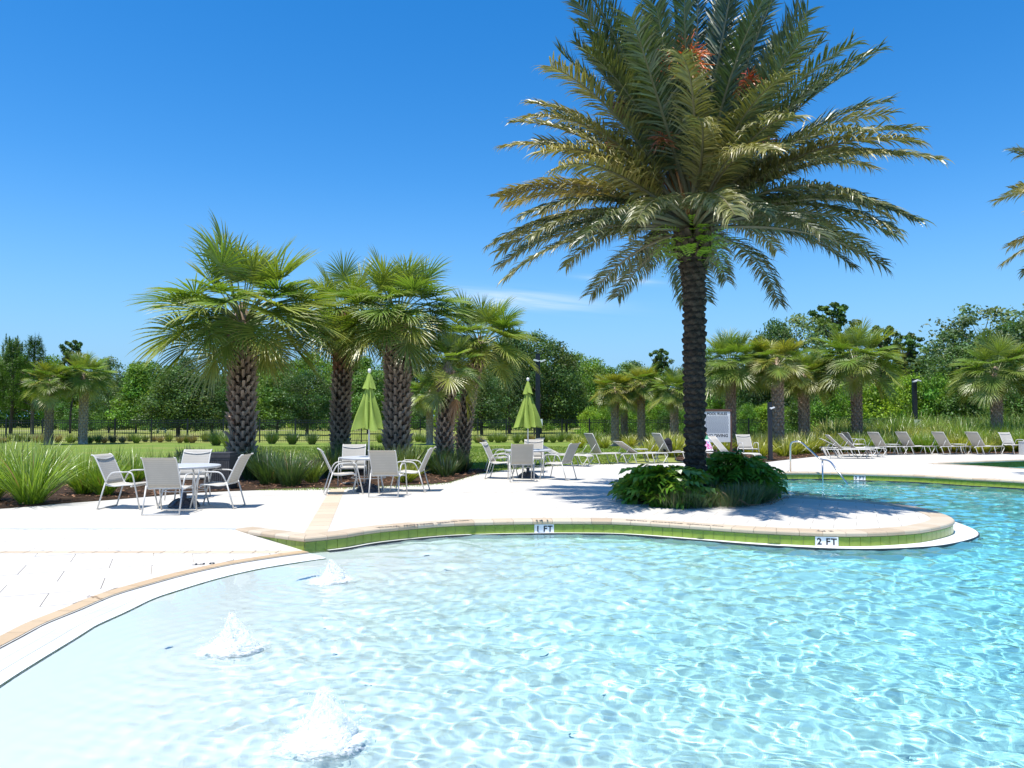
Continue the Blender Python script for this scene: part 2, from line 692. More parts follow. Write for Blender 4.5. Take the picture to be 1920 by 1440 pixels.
# travertine pavers of the beach deck: each one a stone of its own
PA = R(24)
ex, ey = Vector((math.cos(PA), math.sin(PA))), Vector((-math.sin(PA), math.cos(PA)))
n_pav = 0
strip_y0, strip_y1 = yl - 0.19, yl - 0.03
fill_rest = MB()
for j in range(-60, 90):
    for i in range(-60, 90):
        w, h = 0.92, 0.61
        c = ex * (i * w + (0.46 if j % 2 else 0)) + ey * (j * h)
        c = c + Vector((-4.3, 7.0))
        if c.x < -26 or c.x > 2 or c.y < -3 or c.y > yl + 0.3:
            continue
        g = 0.0042
        quad = [c + ex * sx * (w / 2 - g) + ey * sy * (h / 2 - g) for sx, sy in ((-1, -1), (1, -1), (1, 1), (-1, 1))]
        quad = clip_half(quad, Vector((0, strip_y0 - 0.004)), Vector((0, -1)))
        if len(quad) < 3:
            continue
        cc = sum(quad, Vector((0, 0))) / len(quad)
        sd, q, nn = inside_low(cc)
        if sd < -0.6:
            continue
        if sd < 0.9:
            quad = clip_half(quad, q + nn * 0.004, nn)
            if len(quad) < 3:
                continue
            # neighbouring tangents too, the edge is curved
            for qq in list(quad):
                s2, q2, n2 = inside_low(qq)
                if s2 < 0.003:
                    quad = clip_half(quad, q2 + n2 * 0.003, n2)
                    if len(quad) < 3:
                        break
            if len(quad) < 3:
                continue
        area = abs(sum(quad[k].cross(quad[(k + 1) % len(quad)]) for k in range(len(quad)))) / 2
        if area < 0.004:
            continue
        cc = sum(quad, Vector((0, 0))) / len(quad)
        near = cc.x > -0.72 * max(cc.y, 1) - 0.6 and cc.y > 4 and n_pav < 300
        top = LOWZ + rnd.uniform(-0.0012, 0.0012)
        m = MB() if near else fill_rest
        n = len(quad)
        m.add([(p.x, p.y, top) for p in quad] + [(p.x, p.y, LJ - 0.02) for p in quad],
              [tuple(range(n))] + [(k, n + k, n + (k + 1) % n, (k + 1) % n) for k in range(n)])
        if near:
            m.build('paver', M_paver, low_deck)
            n_pav += 1
o = fill_rest.build('paver_field', M_paver, low_deck)
o['kind'] = 'stuff'

# row of tan pavers at the foot of the slope
x = corner.x - 0.03
k = 0
while x > -9.5:
    w = 0.30
    mb = MB()
    sk = 0.0
    y0, y1 = strip_y0, strip_y1
    q = [Vector((x - w + 0.006, y0)), Vector((x - 0.006, y0)), Vector((x - 0.006, y1)), Vector((x - w + 0.006, y1))]
    sd, qq, nn = inside_low(Vector((x - w / 2, y0)))
    if sd < 0.3:
        q = clip_half(q, qq + nn * 0.004, nn)
    if len(q) >= 3:
        n = len(q)
        mb.add([(p.x, p.y, LOWZ + 0.003) for p in q] + [(p.x, p.y, LOWZ - 0.03) for p in q],
               [tuple(range(n))] + [(i, n + i, n + (i + 1) % n, (i + 1) % n) for i in range(n)])
        mb.build('tan_paver', M_tanlight, low_deck)
    x -= w
# diagonal strip of tan pavers across the upper deck
s0, s1 = G(590, 1003, 0).xy, G(634, 915.5, 0).xy
dr = (s1 - s0).normalized()
nr = Vector((dr.y, -dr.x))
L = (s1 - s0).length
nst = int(L / 0.42)
for i in range(nst):
    a, b = s0 + dr * (L * i / nst + 0.006), s0 + dr * (L * (i + 1) / nst - 0.006)
    mb = MB()
    hw = 0.155
    q = [a - nr * hw, b - nr * hw, b + nr * hw, a + nr * hw]
    q = q[::-1]
    mb.add([(p.x, p.y, 0.005) for p in q] + [(p.x, p.y, -0.004) for p in q], [(0, 1, 2, 3)] + [(k, 4 + k, 4 + (k + 1) % 4, (k + 1) % 4) for k in range(4)])
    mb.build('strip_paver', M_tanlight, deck)

# brown band, gutter grate and lip along the beach
for i in range(0, len(band) - 4, 3):
    if band[i].y < 2:
        break
    mb = MB()
    idx = range(i, i + 4)
    a = [band[k] for k in idx]
    b = [b1[k] for k in idx]
    a[-1] = a[-2].lerp(a[-1], 0.96)
    b[-1] = b[-2].lerp(b[-1], 0.96)
    z = LOWZ + 0.004
    strip(mb, a, b, z, z, flip=False)
    strip(mb, a, a, z, LJ - 0.01)
    strip(mb, b, b, z, LJ - 0.01, flip=True)
    mb.build('band_stone', M_tan, low_deck)
mb = MB()
strip(mb, band, b1, LOWZ - 0.001, LOWZ - 0.001)
mb.build('band_bed', M_joint, low_deck)
gut = MB()
GZ = LOWZ - 0.012
strip(gut, b1, b2, LOWZ - 0.004, LOWZ - 0.004)
strip(gut, b3, b4, GZ - 0.001, GZ - 0.006)
strip(gut, b3, b3, GZ - 0.03, GZ - 0.001)
strip(gut, b4, b4, GZ - 0.006, GZ - 0.05)
gutter = gut.build('overflow_gutter', M_plaster)
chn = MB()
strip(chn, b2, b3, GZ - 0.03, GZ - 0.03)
chn.build('gutter_channel', simple('channel_shade_paint', (0.20, 0.21, 0.22), 0.4, 0.2, 10), gutter)  # dark grey carries the shade under the grate bars, painted into the channel floor
tag(gutter, kind='structure', label='white overflow gutter along the beach entry')
bars = MB()
acc = 0.0
bf = smooth_curve(band_pts[:14], 0.024)
nf = normals(bf)
for p, n in zip(bf, nf):
    if p.y < 2.5:
        break
    a, b = p - n * 0.172, p - n * 0.464
    t = Vector((-n.y, n.x))
    h = 0.0076
    q = [a - t * h, b - t * h, b + t * h, a + t * h]
    bars.add([(v.x, v.y, GZ) for v in q] + [(v.x, v.y, GZ - 0.02) for v in q], [(0, 1, 2, 3), (0, 1, 5, 4), (1, 2, 6, 5), (2, 3, 7, 6), (3, 0, 4, 7)])
o = bars.build('grate_bar', M_grate, gutter)
o['kind'] = 'stuff'
mb = MB()
mid = offset(band, -0.318)
mid2 = offset(band, -0.328)
strip(mb, mid, mid2, GZ + 0.002, GZ + 0.002)
mb.build('grate_rib', M_grate, gutter)

# ------------------------------------------------------------------ pool shell
shell = MB()
outer = edge
strip(shell, edge, edge, -0.055, -1.4, flip=True)
strip(shell, b4, b4, LOWZ - 0.02, -1.4)
pool_wall = shell.build('pool_wall', M_grout)
tag(pool_wall, kind='structure', label='pool wall lined with green tile')
# green tiles: one shared mesh, each tile an object
tile_me = None
ntile = 0
seg = smooth_curve(edge_pts, 0.1535)
sn = normals(seg)
mk1 = G(1017, 990, -0.1).xy
mk2 = G(1550, 1014, -0.1).xy
mk3 = G(1615, 894, -0.1).xy
mb = MB()
mb.box((0, 0, 0), (0.1485, 0.012, 0.132))
tile_me = mb.mesh('tile')
tile_me.materials.append(M_tile)
mb = MB()
mb.box((0, 0, 0), (0.1515, 0.012, 0.137))
white_me = mb.mesh('marker_tile')
white_me.materials.append(M_marker)
joints_at = [min(range(len(seg)), key=lambda i: (seg[i] - q).length_squared) for q in (mk1, mk2, mk3)]
skip = {j + d for j in joints_at for d in (-1, 0)}
mk1, mk2, mk3 = (seg[j] for j in joints_at)
for i in range(len(seg) - 1):
    c = (seg[i] + seg[i + 1]) / 2
    t = (seg[i + 1] - seg[i]).normalized()
    n = Vector((t.y, -t.x))
    if c.x > 13.2:
        break
    if i in skip:
        continue
    o = obj('tile', tile_me, None, pool_wall, (c.x + n.x * 0.004, c.y + n.y * 0.004, -0.128 + rnd.uniform(-.0006, .0006)),
            (0, 0, math.atan2(t.y, t.x)))
    ntile += 1
# arm wall from A to the corner: plaster wedge with tiles
arm_t = (corner - A).normalized()
arm_n = Vector((arm_t.y, -arm_t.x))
mb = MB()
NA = 8
for i in range(NA):
    p, q = A.lerp(corner, (i + 0.02) / NA), A.lerp(corner, (i + 0.98) / NA)
    z0, z1 = LOWZ * i / NA - 0.01, LOWZ * (i + 1) / NA - 0.01
    mbt = MB()
    off = arm_n * 0.006
    mbt.add([(p.x, p.y, -0.05), (q.x, q.y, -0.05), (q.x, q.y, min(-0.052, z1)), (p.x, p.y, min(-0.052, z0))] +
            [(p.x + off.x, p.y + off.y, -0.05), (q.x + off.x, q.y + off.y, -0.05), (q.x + off.x, q.y + off.y, min(-0.052, z1)), (p.x + off.x, p.y + off.y, min(-0.052, z0))],
            [(0, 1, 2, 3), (7, 6, 5, 4), (0, 4, 5, 1), (1, 5, 6, 2), (2, 6, 7, 3), (3, 7, 4, 0)])
    if z1 < -0.053:
        mbt.build('arm_tile', M_tile, pool_wall)
mb.add([(A.x, A.y, -0.001), (corner.x, corner.y, -0.001), (corner.x, corner.y, -0.3), (A.x, A.y, -0.3)], [(0, 1, 2, 3), (3, 2, 1, 0)])
mb.build('arm_wall', M_grout, pool_wall)


def coping_stone(a, b, na, nb, w, parent, ext=0.03, name='coping_stone', mat=None):
    """stone between a and b with a rounded nose towards the water"""
    prof = [(-w, -0.05), (-w, 0.006), (ext - 0.03, 0.010), (ext - 0.010, 0.002), (ext, -0.014), (ext, -0.038), (ext - 0.008, -0.05)]
    mb = MB()
    n = len(prof)
    vs = [(a.x + na.x * d, a.y + na.y * d, z) for d, z in prof] + [(b.x + nb.x * d, b.y + nb.y * d, z) for d, z in prof]
    fs = [(i, (i + 1) % n, n + (i + 1) % n, n + i) for i in range(n)] + [tuple(range(n))[::-1], tuple(range(n, 2 * n))]
    mb.add(vs, fs)
    return mb.build(name, mat or M_coping, parent)


cop = smooth_curve(edge_pts, 0.305)
cn = normals(cop)
cn[0] = (cn[0] * 0.62 + arm_n * 0.38).normalized() * 1.12
ncop = 0
for i in range(len(cop) - 1):
    a, b = cop[i], cop[i + 1]
    if a.x > 13.4:
        break
    g = (b - a) * 0.008
    coping_stone(a + g, b - g, cn[i], cn[i + 1], COPW, deck)
    ncop += 1
cor_n = cn[0]
NS = 5
for i in range(NS):
    a, b = A.lerp(corner, (i + 0.01) / NS), A.lerp(corner, (i + 0.99) / NS)
    nb_ = cor_n if i == NS - 1 else arm_n
    coping_stone(a, b, arm_n, nb_, 0.27, deck)

# ledge of white plaster at the foot of the wall
led_w = []
for p in edge:
    if p.y > 15.2:
        w = 0.08
    elif p.x > 6.2:
        w = 0.34
    else:
        w = 0.10 + 0.22 * max(0, min(1, (p.x - 1.5) / 4.5)) ** 1.3
    led_w.append(w)
for _ in range(30):
    led_w = [led_w[0]] + [(led_w[i - 1] + led_w[i] * 2 + led_w[i + 1]) / 4 for i in range(1, len(led_w) - 1)] + [led_w[-1]]
eo = offset(edge, led_w)
eo2 = offset(edge, [w + 0.016 for w in led_w])
mb = MB()
i0 = 2
strip(mb, edge[i0:], eo[i0:], WZ + 0.014, WZ + 0.022, flip=True)
ledge = mb.build('pool_ledge', M_plaster)
tag(ledge, kind='structure', label='white plaster ledge at the foot of the tiled pool wall')
mb = MB()
strip(mb, eo[i0:], eo2[i0:], WZ + 0.022, WZ + 0.018, flip=True)
strip(mb, eo2[i0:], eo2[i0:], WZ + 0.018, -1.3, flip=True)
mb.build('ledge_trim', M_dark, ledge)
mb = MB()
strip(mb, eo[i0:], offset(edge, [w + 0.02 for w in led_w])[i0:], WZ - 0.012, WZ - 0.012, flip=True)
strip(mb, offset(edge, [w + 0.02 for w in led_w])[i0:], offset(edge, [w + 0.02 for w in led_w])[i0:], WZ - 0.012, -1.3, flip=True)
mb.build('ledge_face', M_plaster, ledge)

# floor of the pool, sloping away from the beach
band_arr = np.array([[p.x, p.y] for p in b4[:int(len(b4) * 0.55)]])
ix = np.concatenate([np.arange(-5.0, 0, 0.05), np.arange(0, 16.5, 0.2)])
iy = np.concatenate([np.arange(-5, 2, 0.25), np.arange(2, 12, 0.05), np.arange(12, 25, 0.25)])
gx, gy = np.meshgrid(ix, iy)
P2 = np.stack([gx.ravel(), gy.ravel()], 1)
dmin = np.full(len(P2), 1e9)
for q in band_arr:
    dmin = np.minimum(dmin, np.hypot(P2[:, 0] - q[0], P2[:, 1] - q[1]))
depth = np.clip(0.026 + 0.068 * dmin + 0.012 * np.maximum(0, P2[:, 0] - 2) , -0.02, 1.15)
fz = WZ + 0.004 - depth
W_, H_ = len(ix), len(iy)
idx = np.arange(W_ * H_).reshape(H_, W_)
fq = np.stack([idx[:-1, :-1].ravel(), idx[:-1, 1:].ravel(), idx[1:, 1:].ravel(), idx[1:, :-1].ravel()], 1)
me = np_mesh('pool_floor', np.column_stack([P2, fz]), fq, smooth=True)
m, nt, out = new_mat('water_tinted_plaster')
v = posvec(nt)
sx = nt.nodes.new('ShaderNodeSeparateXYZ')
nt.links.new(v, sx.inputs[0])
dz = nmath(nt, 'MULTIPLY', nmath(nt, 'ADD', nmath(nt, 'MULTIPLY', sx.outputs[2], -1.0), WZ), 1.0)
c = ramp(nt, dz, [(0.0, (0.96, 0.965, 0.955)), (0.10, (0.90, 0.955, 0.945)), (0.33, (0.50, 0.84, 0.83)), (0.62, (0.24, 0.70, 0.74)), (1.0, (0.16, 0.58, 0.67))])  # light absorbed by deeper water is put into the floor colour
c = mixc(nt, c, (0.9, 0.93, 0.94), ramp(nt, noise(nt, 2.2, 5, 0.6, v), [(0.3, (0, 0, 0)), (0.7, (0.25, 0.25, 0.25))]), 'MULTIPLY')
principled(nt, out, c, 0.6, spec=0.3)
floor = obj('pool_floor', me, m)
tag(floor, kind='structure', label='white plaster floor of the pool with the depth tint of the water in its colour')
for o in (floor, ledge, pool_wall, gutter):
    o.cycles.is_caustics_receiver = True

# ------------------------------------------------------------------ water
bub = [(G(436, 1216, WZ), 0.27, 0.17), (G(622, 1088, WZ), 0.22, 0.14), (G(606, 1388, WZ), 0.27, 0.18)]
stir = [(0.75, 3.3, 1.0), (1.0, 9.6, 0.55), (2.6, 3.4, 0.8), (7.6, 12.6, 0.5), (9.0, 20.5, 0.4)]


def wave(x, y, fine=True):
    h = np.zeros_like(x)
    g = np.random.default_rng(5)
    r0 = np.hypot(x, y)
    # distance from the beach calms the water
    for k in range(64):
        lam = 0.085 * (9.0 ** g.random())
        th = g.normal(PI / 2, 0.85)
        kx, ky = 2 * PI / lam * math.cos(th), 2 * PI / lam * math.sin(th)
        amp = 0.0040 * lam * (0.6 + 0.8 * g.random())
        fade = np.clip(1.6 - y / (95 * lam), 0, 1)
        wob = 0.6 * np.sin(x * 0.7 + k) + 0.6 * np.sin(y * 0.9 + 2 * k)
        h += amp * fade * np.sin(kx * x + ky * y + g.random() * 2 * PI + wob)
    calm = np.clip((x + 3.6) / 2.2, 0.22, 1)
    h *= calm
    for (c, hh, rr) in bub:
        r = np.hypot(x - c.x, y - c.y)
        h += 0.0042 * np.exp(-r / 1.3) * np.sin(2 * PI * r / 0.15 + 0.8 * np.sin(3 * np.arctan2(y - c.y, x - c.x)))
        h += 0.0008 * np.exp(-(r / 0.7) ** 2) * (np.sin(x * 61 + 3 * np.sin(y * 23)) * np.sin(y * 57 + 3 * np.sin(x * 19)))
    for cx_, cy_, am in stir:
        r = np.hypot(x - cx_, y - cy_)
        h += am * 0.0028 * np.exp(-r / 0.8) * np.sin(2 * PI * r / 0.17)
        h += am * 0.0012 * np.exp(-(r / 1.0) ** 2) * (np.sin(x * 55 + 3 * np.sin(y * 21)) * np.sin(y * 63 + 3 * np.sin(x * 25)))
    return h


ys = [1.2]
while ys[-1] < 24:
    y = ys[-1]
    ys.append(y + (0.03 if y < 3 else max(0.017, 0.0037 * y if y < 14 else 0.008 * y)))
ys = np.array(ys)
NX = 620
uu = np.linspace(-1, 1, NX)
WX = np.outer(ys * 0.80 + 2.4, uu)
WY = np.repeat(ys[:, None], NX, 1)
WX = np.clip(WX, -5.0, 15.6)
hz = wave(WX, WY)
_d = np.full(WX.shape, 1e9)
for q in band_arr[::2]:
    _d = np.minimum(_d, np.hypot(WX - q[0], WY - q[1]))
hz = hz * np.clip(_d / 1.6, 0.15, 1)
keep = np.ones((len(ys) - 1, NX - 1), bool)
cx0 = WX[:-1, :-1]
cy0 = WY[:-1, :-1]
keep &= (np.abs(WX[:-1, 1:] - WX[:-1, :-1]) > 1e-6)
# under the peninsula and the deck there is no water to see
dl = np.interp(cx0, [p.x for p in edge[:60]], [p.y for p in edge[:60]]) if False else None
ring_e = edge + [Vector((14.5, -5)), Vector((-5.2, -5)), Vector((-5.2, corner.y))]


def in_poly(px, py, poly):
    ins = np.zeros(px.shape, bool)
    n = len(poly)
    for i in range(n):
        a, b = poly[i], poly[(i + 1) % n]
        c = ((a.y > py) != (b.y > py))
        if a.y == b.y:
            continue
        xx = (b.x - a.x) * (py - a.y) / (b.y - a.y) + a.x
        ins ^= (c & (px < xx))
    return ins


grow = offset(edge, -0.15)
keep &= in_poly(cx0, cy0, grow + [Vector((15.4, -5)), Vector((-5.2, -5)), Vector((-5.2, corner.y + 0.2))])
idx = np.arange(len(ys) * NX).reshape(len(ys), NX)
fq = np.stack([idx[:-1, :-1], idx[:-1, 1:], idx[1:, 1:], idx[1:, :-1]], -1)[keep]
used = np.zeros(len(ys) * NX, bool)
used[fq.ravel()] = True
remap = np.cumsum(used) - 1
vv = np.stack([WX.ravel(), WY.ravel(), (WZ + hz).ravel()], 1)[used]
fq = remap[fq]
# calm sheet for the parts beside and behind the viewer
base = len(vv)
me = np_mesh('pool_water', vv, fq, smooth=True)

m, nt, out = new_mat('pool_water')
gl = nt.nodes.new('ShaderNodeBsdfGlass')
gl.inputs['Roughness'].default_value = 0.0
gl.inputs['IOR'].default_value = 1.33
gl.inputs['Color'].default_value = (0.955, 1.0, 0.985, 1)
nt.links.new(gl.outputs[0], out.inputs['Surface'])
M_water = m
water = obj('pool_water', me, M_water)
tag(water, kind='structure', label='clear rippled pool water, pale by the beach and turquoise to the right')
water.cycles.is_caustics_caster = True
# ------------------------------------------------------------------ ground, lawn, beds
def groundmat(name, a, b, c3, sc=0.25, rough=0.9, fine=30, bs=0.6):
    m, nt, out = new_mat(name)
    v = posvec(nt)
    c = ramp(nt, noise(nt, sc, 6, 0.65, v), [(0.3, a), (0.52, b), (0.72, c3)])
    c = mixc(nt, c, (0.55, 0.6, 0.5), ramp(nt, noise(nt, fine, 5, 0.7, v), [(0.35, (0.8, 0.8, 0.8)), (0.65, (0, 0, 0))]), 'MULTIPLY')
    principled(nt, out, c, rough, bump(nt, noise(nt, fine * 1.5, 4, 0.7, v), bs, 0.03), 0.15)
    return m


M_field = groundmat('field_grass', (0.20, 0.25, 0.045), (0.27, 0.30, 0.07), (0.36, 0.33, 0.12), 0.05)
M_lawn = groundmat('lawn', (0.15, 0.235, 0.035), (0.19, 0.26, 0.045), (0.28, 0.28, 0.08), 0.35)
M_mulch = groundmat('mulch', (0.045, 0.025, 0.016), (0.085, 0.05, 0.032), (0.13, 0.085, 0.06), 3.0, fine=60, bs=1.0)
M_path = groundmat('path_sand', (0.42, 0.38, 0.27), (0.5, 0.45, 0.34), (0.36, 0.36, 0.2), 0.5)

S_ = 900
inn = [p + Vector((0, -0.7)) for p in back[1:-1]]
hole = [Vector((-30, -13)), Vector((33, -13)), Vector((33, 33.2))] + inn[::-1] + [Vector((-30, 12.0))]
gr = ring_fill([[Vector((-S_, -60)), Vector((S_, -60)), Vector((S_, S_)), Vector((-S_, S_))], hole[::-1]], -0.03).build('ground', M_field)
tag(gr, kind='structure', label='pale grassy field running back to the wood')
lawn_back = [G(x, y).xy for x, y in ((-500, 829), (0, 829), (400, 829.5), (800, 828), (1100, 828), (1320, 830))]
bk = [p + Vector((0, -0.5)) for p in back if p.x < 5.5]
lw = ring_fill([bk + lawn_back[::-1] + [Vector((-45, 14))]], -0.022).build('lawn', M_lawn)
tag(lw, kind='structure', label='mown lawn between the pool deck and the fence')
mb = MB()
pth = smooth_curve([Vector((-130, 92)), Vector((-60, 95)), Vector((-38, 97)), Vector((-10, 104)), Vector((30, 120))], 3)
strip(mb, pth, offset(pth, 2.2), -0.02, -0.02, flip=True)
o = tag(mb.build('path', M_path), kind='structure', label='pale sandy path across the field')
mb = MB()
q = [Vector((-180, 195)), Vector((-110, 200)), Vector((-60, 230)), Vector((-60, 290)), Vector((-180, 290))]
mb.add([(p.x, p.y, -0.02) for p in q], [tuple(range(5))])
tag(mb.build('sand_clearing', simple('bare_sand', (0.42, 0.27, 0.16), 0.9, 0.2, 0.1)), kind='structure')

bedL_back = [G(x, y).xy for x, y in ((0, 884), (200, 880), (320, 868), (430, 862), (520, 872), (600, 862), (700, 852), (790, 858), (810, 876), (880, 879), (925, 881))]
bf_ = [p for p in back if -31 < p.x < G(925, 883).x + .2]
bed = ring_fill([[p + Vector((0, -0.03)) for p in bf_] + bedL_back[::-1] + [Vector((-20, 17.5)), Vector((-31, 17.5))]], 0.012).build('mulch_bed', M_mulch)
tag(bed, kind='structure', label='mulch bed behind the tables on the left')
bf2 = [p for p in back if p.x > G(1235, 868).x - .1][:-1]
bedR = ring_fill([[p + Vector((0, -0.03)) for p in bf2] + [Vector((60, 36)), Vector((60, 52)), Vector((11.5, 52)), Vector((9.2, 40)), Vector((6.2, 29.5))]], 0.014).build('mulch_bed', M_mulch)
tag(bedR, kind='structure', label='planted mulch bed behind the loungers on the right')
PAL = Vector((X(1303, 15.3), 15.3))
isl = []
for k in range(28):
    a = 2 * PI * k / 28
    isl.append(Vector((PAL.x - 0.05 + 1.45 * math.cos(a) * (1 + 0.05 * math.sin(3 * a)), PAL.y - 0.15 + 1.25 * math.sin(a))))
bedP = ring_fill([isl], 0.02).build('planter_bed', M_mulch)
tag(bedP, kind='structure', label='round mulch bed cut into the deck at the date palm')

# mulch chips and fallen leaves lying on the beds
nch = 9000
vsl, tl = [], []
reg = [bf_ + bedL_back[::-1], bf2 + [bf2[-1] + Vector((0, 4)), bf2[0] + Vector((0, 3))], isl]
cand = np.empty((0, 2))
for poly, cnt in zip(reg, (7000, 3000, 900)):
    xs = [p.x for p in poly]
    ysb = [p.y for p in poly]
    pp = np.column_stack([rng.uniform(min(xs), max(xs), cnt * 3), rng.uniform(min(ysb), max(ysb), cnt * 3)])
    pp = pp[in_poly(pp[:, 0], pp[:, 1], poly)][:cnt]
    cand = np.vstack([cand, pp])
n = len(cand)
ln = rng.uniform(0.015, 0.05, n)
wd = rng.uniform(0.006, 0.02, n)
an = rng.uniform(0, 2 * PI, n)
tl_ = rng.uniform(-0.35, 0.35, (n, 2))
dx = np.column_stack([np.cos(an) * ln, np.sin(an) * ln, tl_[:, 0] * ln])
dy_ = np.column_stack([-np.sin(an) * wd, np.cos(an) * wd, tl_[:, 1] * wd])
cc = np.column_stack([cand, rng.uniform(0.025, 0.05, n)])
vv = np.stack([cc - dx - dy_, cc + dx - dy_, cc + dx + dy_, cc - dx + dy_], 1).reshape(-1, 3)
tn = rng.uniform(0.3, 1.0, (n, 1)) * np.array([[0.30, 0.17, 0.10]]) * (0.5 + rng.random((n, 1)))
M_chip = leafmat('mulch_chip', (1, 1, 1), transl=0.05, gloss=0.03)
o = obj('mulch_chips', np_mesh('mulch_chips', vv, np.arange(n * 4).reshape(-1, 4), tn), M_chip)
tag(o, kind='stuff', label='loose mulch chips and dead leaves on the beds')

# short grass blades along the visible part of the lawn
nb = 60000
px_ = rng.uniform(-14, 9, nb * 2)
py_ = 17 + 26 * rng.random(nb * 2) ** 1.7
ok = in_poly(px_, py_, bk + lawn_back[::-1] + [Vector((-45, 14))])
bedp = bf_ + bedL_back[::-1] + [Vector((-20, 17.5)), Vector((-31, 17.5))]
ok &= ~in_poly(px_, py_, bedp)
px_, py_ = px_[ok][:nb], py_[ok][:nb]
n = len(px_)
an = rng.uniform(0, 2 * PI, n)
hh = rng.uniform(0.025, 0.06, n)
wv = 0.006 + 0.0006 * py_
b0 = np.column_stack([px_ - np.cos(an) * wv, py_ - np.sin(an) * wv, np.full(n, -0.022)])
b1_ = np.column_stack([px_ + np.cos(an) * wv, py_ + np.sin(an) * wv, np.full(n, -0.022)])
b2_ = np.column_stack([px_ + rng.normal(0, 0.02, n), py_ + rng.normal(0, 0.02, n), -0.022 + hh])
vv = np.stack([b0, b1_, b2_], 1).reshape(-1, 3)
pat = 0.5 + 0.5 * np.sin(px_ * 0.9 + np.sin(py_ * 0.5) * 2) * np.sin(py_ * 0.35 + 1)
tn = np.column_stack([0.22 + 0.09 * pat, 0.32 + 0.03 * pat, 0.045 + 0.02 * pat]) * rng.uniform(0.75, 1.2, (n, 1))
M_blade = leafmat('lawn_blades', (1, 1, 1), transl=0.25, gloss=0.03)
o = obj('lawn_blades', np_mesh('lawn_blades', vv, np.arange(n * 3).reshape(-1, 3), tn), M_blade)
tag(o, kind='stuff', label='short green blades of the lawn')

# ------------------------------------------------------------------ bark
def barkmat(name, a, b, sc=9, stretch=(1, 1, 0.35)):
    m, nt, out = new_mat(name)
    v = objvec(nt)
    mp = nt.nodes.new('ShaderNodeMapping')
    mp.inputs['Scale'].default_value = stretch
    nt.links.new(v, mp.inputs['Vector'])
    n1 = noise(nt, sc, 7, 0.7, mp.outputs[0], 0.6)
    c = ramp(nt, n1, [(0.32, a), (0.68, b)])
    oi = nt.nodes.new('ShaderNodeObjectInfo')
    c = mixc(nt, c, ramp(nt, oi.outputs['Random'], [(0, (0.62, 0.58, 0.56)), (1, (1.1, 1.06, 1.0))]), 1.0, 'MULTIPLY')
    principled(nt, out, c, 0.85, bump(nt, n1, 0.7, 0.02), 0.2)
    return m


M_boot = barkmat('sabal_boot', (0.28, 0.195, 0.145), (0.74, 0.58, 0.455), 14)
M_bootred = barkmat('sabal_boot_red', (0.24, 0.10, 0.06), (0.50, 0.27, 0.18), 14)
M_strunk = barkmat('sabal_core', (0.07, 0.052, 0.04), (0.17, 0.13, 0.10), 12)
M_dtrunk = barkmat('date_trunk', (0.014, 0.011, 0.009), (0.045, 0.036, 0.03), 10)
M_dscar = barkmat('date_scar', (0.018, 0.014, 0.011), (0.12, 0.098, 0.078), 9, (1, 1, 1))
M_stump = barkmat('leaf_stump', (0.05, 0.038, 0.03), (0.26, 0.21, 0.165), 9)
M_bark = barkmat('bark', (0.05, 0.04, 0.033), (0.17, 0.14, 0.12), 7)
M_leaf = leafmat('palm_leaf', (1, 1, 1), transl=0.36, gloss=0.06, var=0.3, rough=0.42)
M_dleaf = leafmat('date_leaf', (1, 1, 1), transl=0.20, gloss=0.06, var=0.35, rough=0.42)
M_tree = leafmat('tree_leaf', (1.75, 1.85, 1.5), transl=0.34, gloss=0.02, var=0.2, rough=0.5)
M_grass = leafmat('grass_leaf', (1, 1, 1), transl=0.38, gloss=0.08, var=0.2, rough=0.4)
M_shiny = leafmat('shiny_leaf', (1, 1, 1), transl=0.26, gloss=0.05, var=0.4, rough=0.35)


# ------------------------------------------------------------------ fan palms
def blade(vs, fs, ts, p0, d0, wdir, L, wmax, g, nseg=5, tint=(0.1, 0.2, 0.05), tip=(0.2, 0.25, 0.08), r=rnd, wprof=None, joined=0.4):
    """one long segment that starts along d0 and is pulled down by its own weight"""
    p = Vector(p0)
    d = Vector(d0).normalized()
    w = Vector(wdir).normalized()
    b = len(vs)
    for i in range(nseg + 1):
        t = i / nseg
        if wprof:
            ww = wmax * wprof(t)
        else:
            ww = wmax * (0.30 + 0.70 * min(1, t / joined)) * (1 if t < joined else max(0.0, 1 - ((t - joined) / (1 - joined)) ** 1.4))
        vs.append(p - w * ww / 2)
        vs.append(p + w * ww / 2)
        d = (d + Vector((0, 0, -g * (t ** 1.3)))).normalized()
        p = p + d * (L / nseg)
    for i in range(nseg):
        t = (i + 0.5) / nseg
        fs.append((b + 2 * i, b + 2 * i + 1, b + 2 * i + 3, b + 2 * i + 2))
        k = max(0, (t - 0.5) * 2) ** 1.6
        ts.append(tuple(tint[c] * (1 - k) + tip[c] * k for c in range(3)))


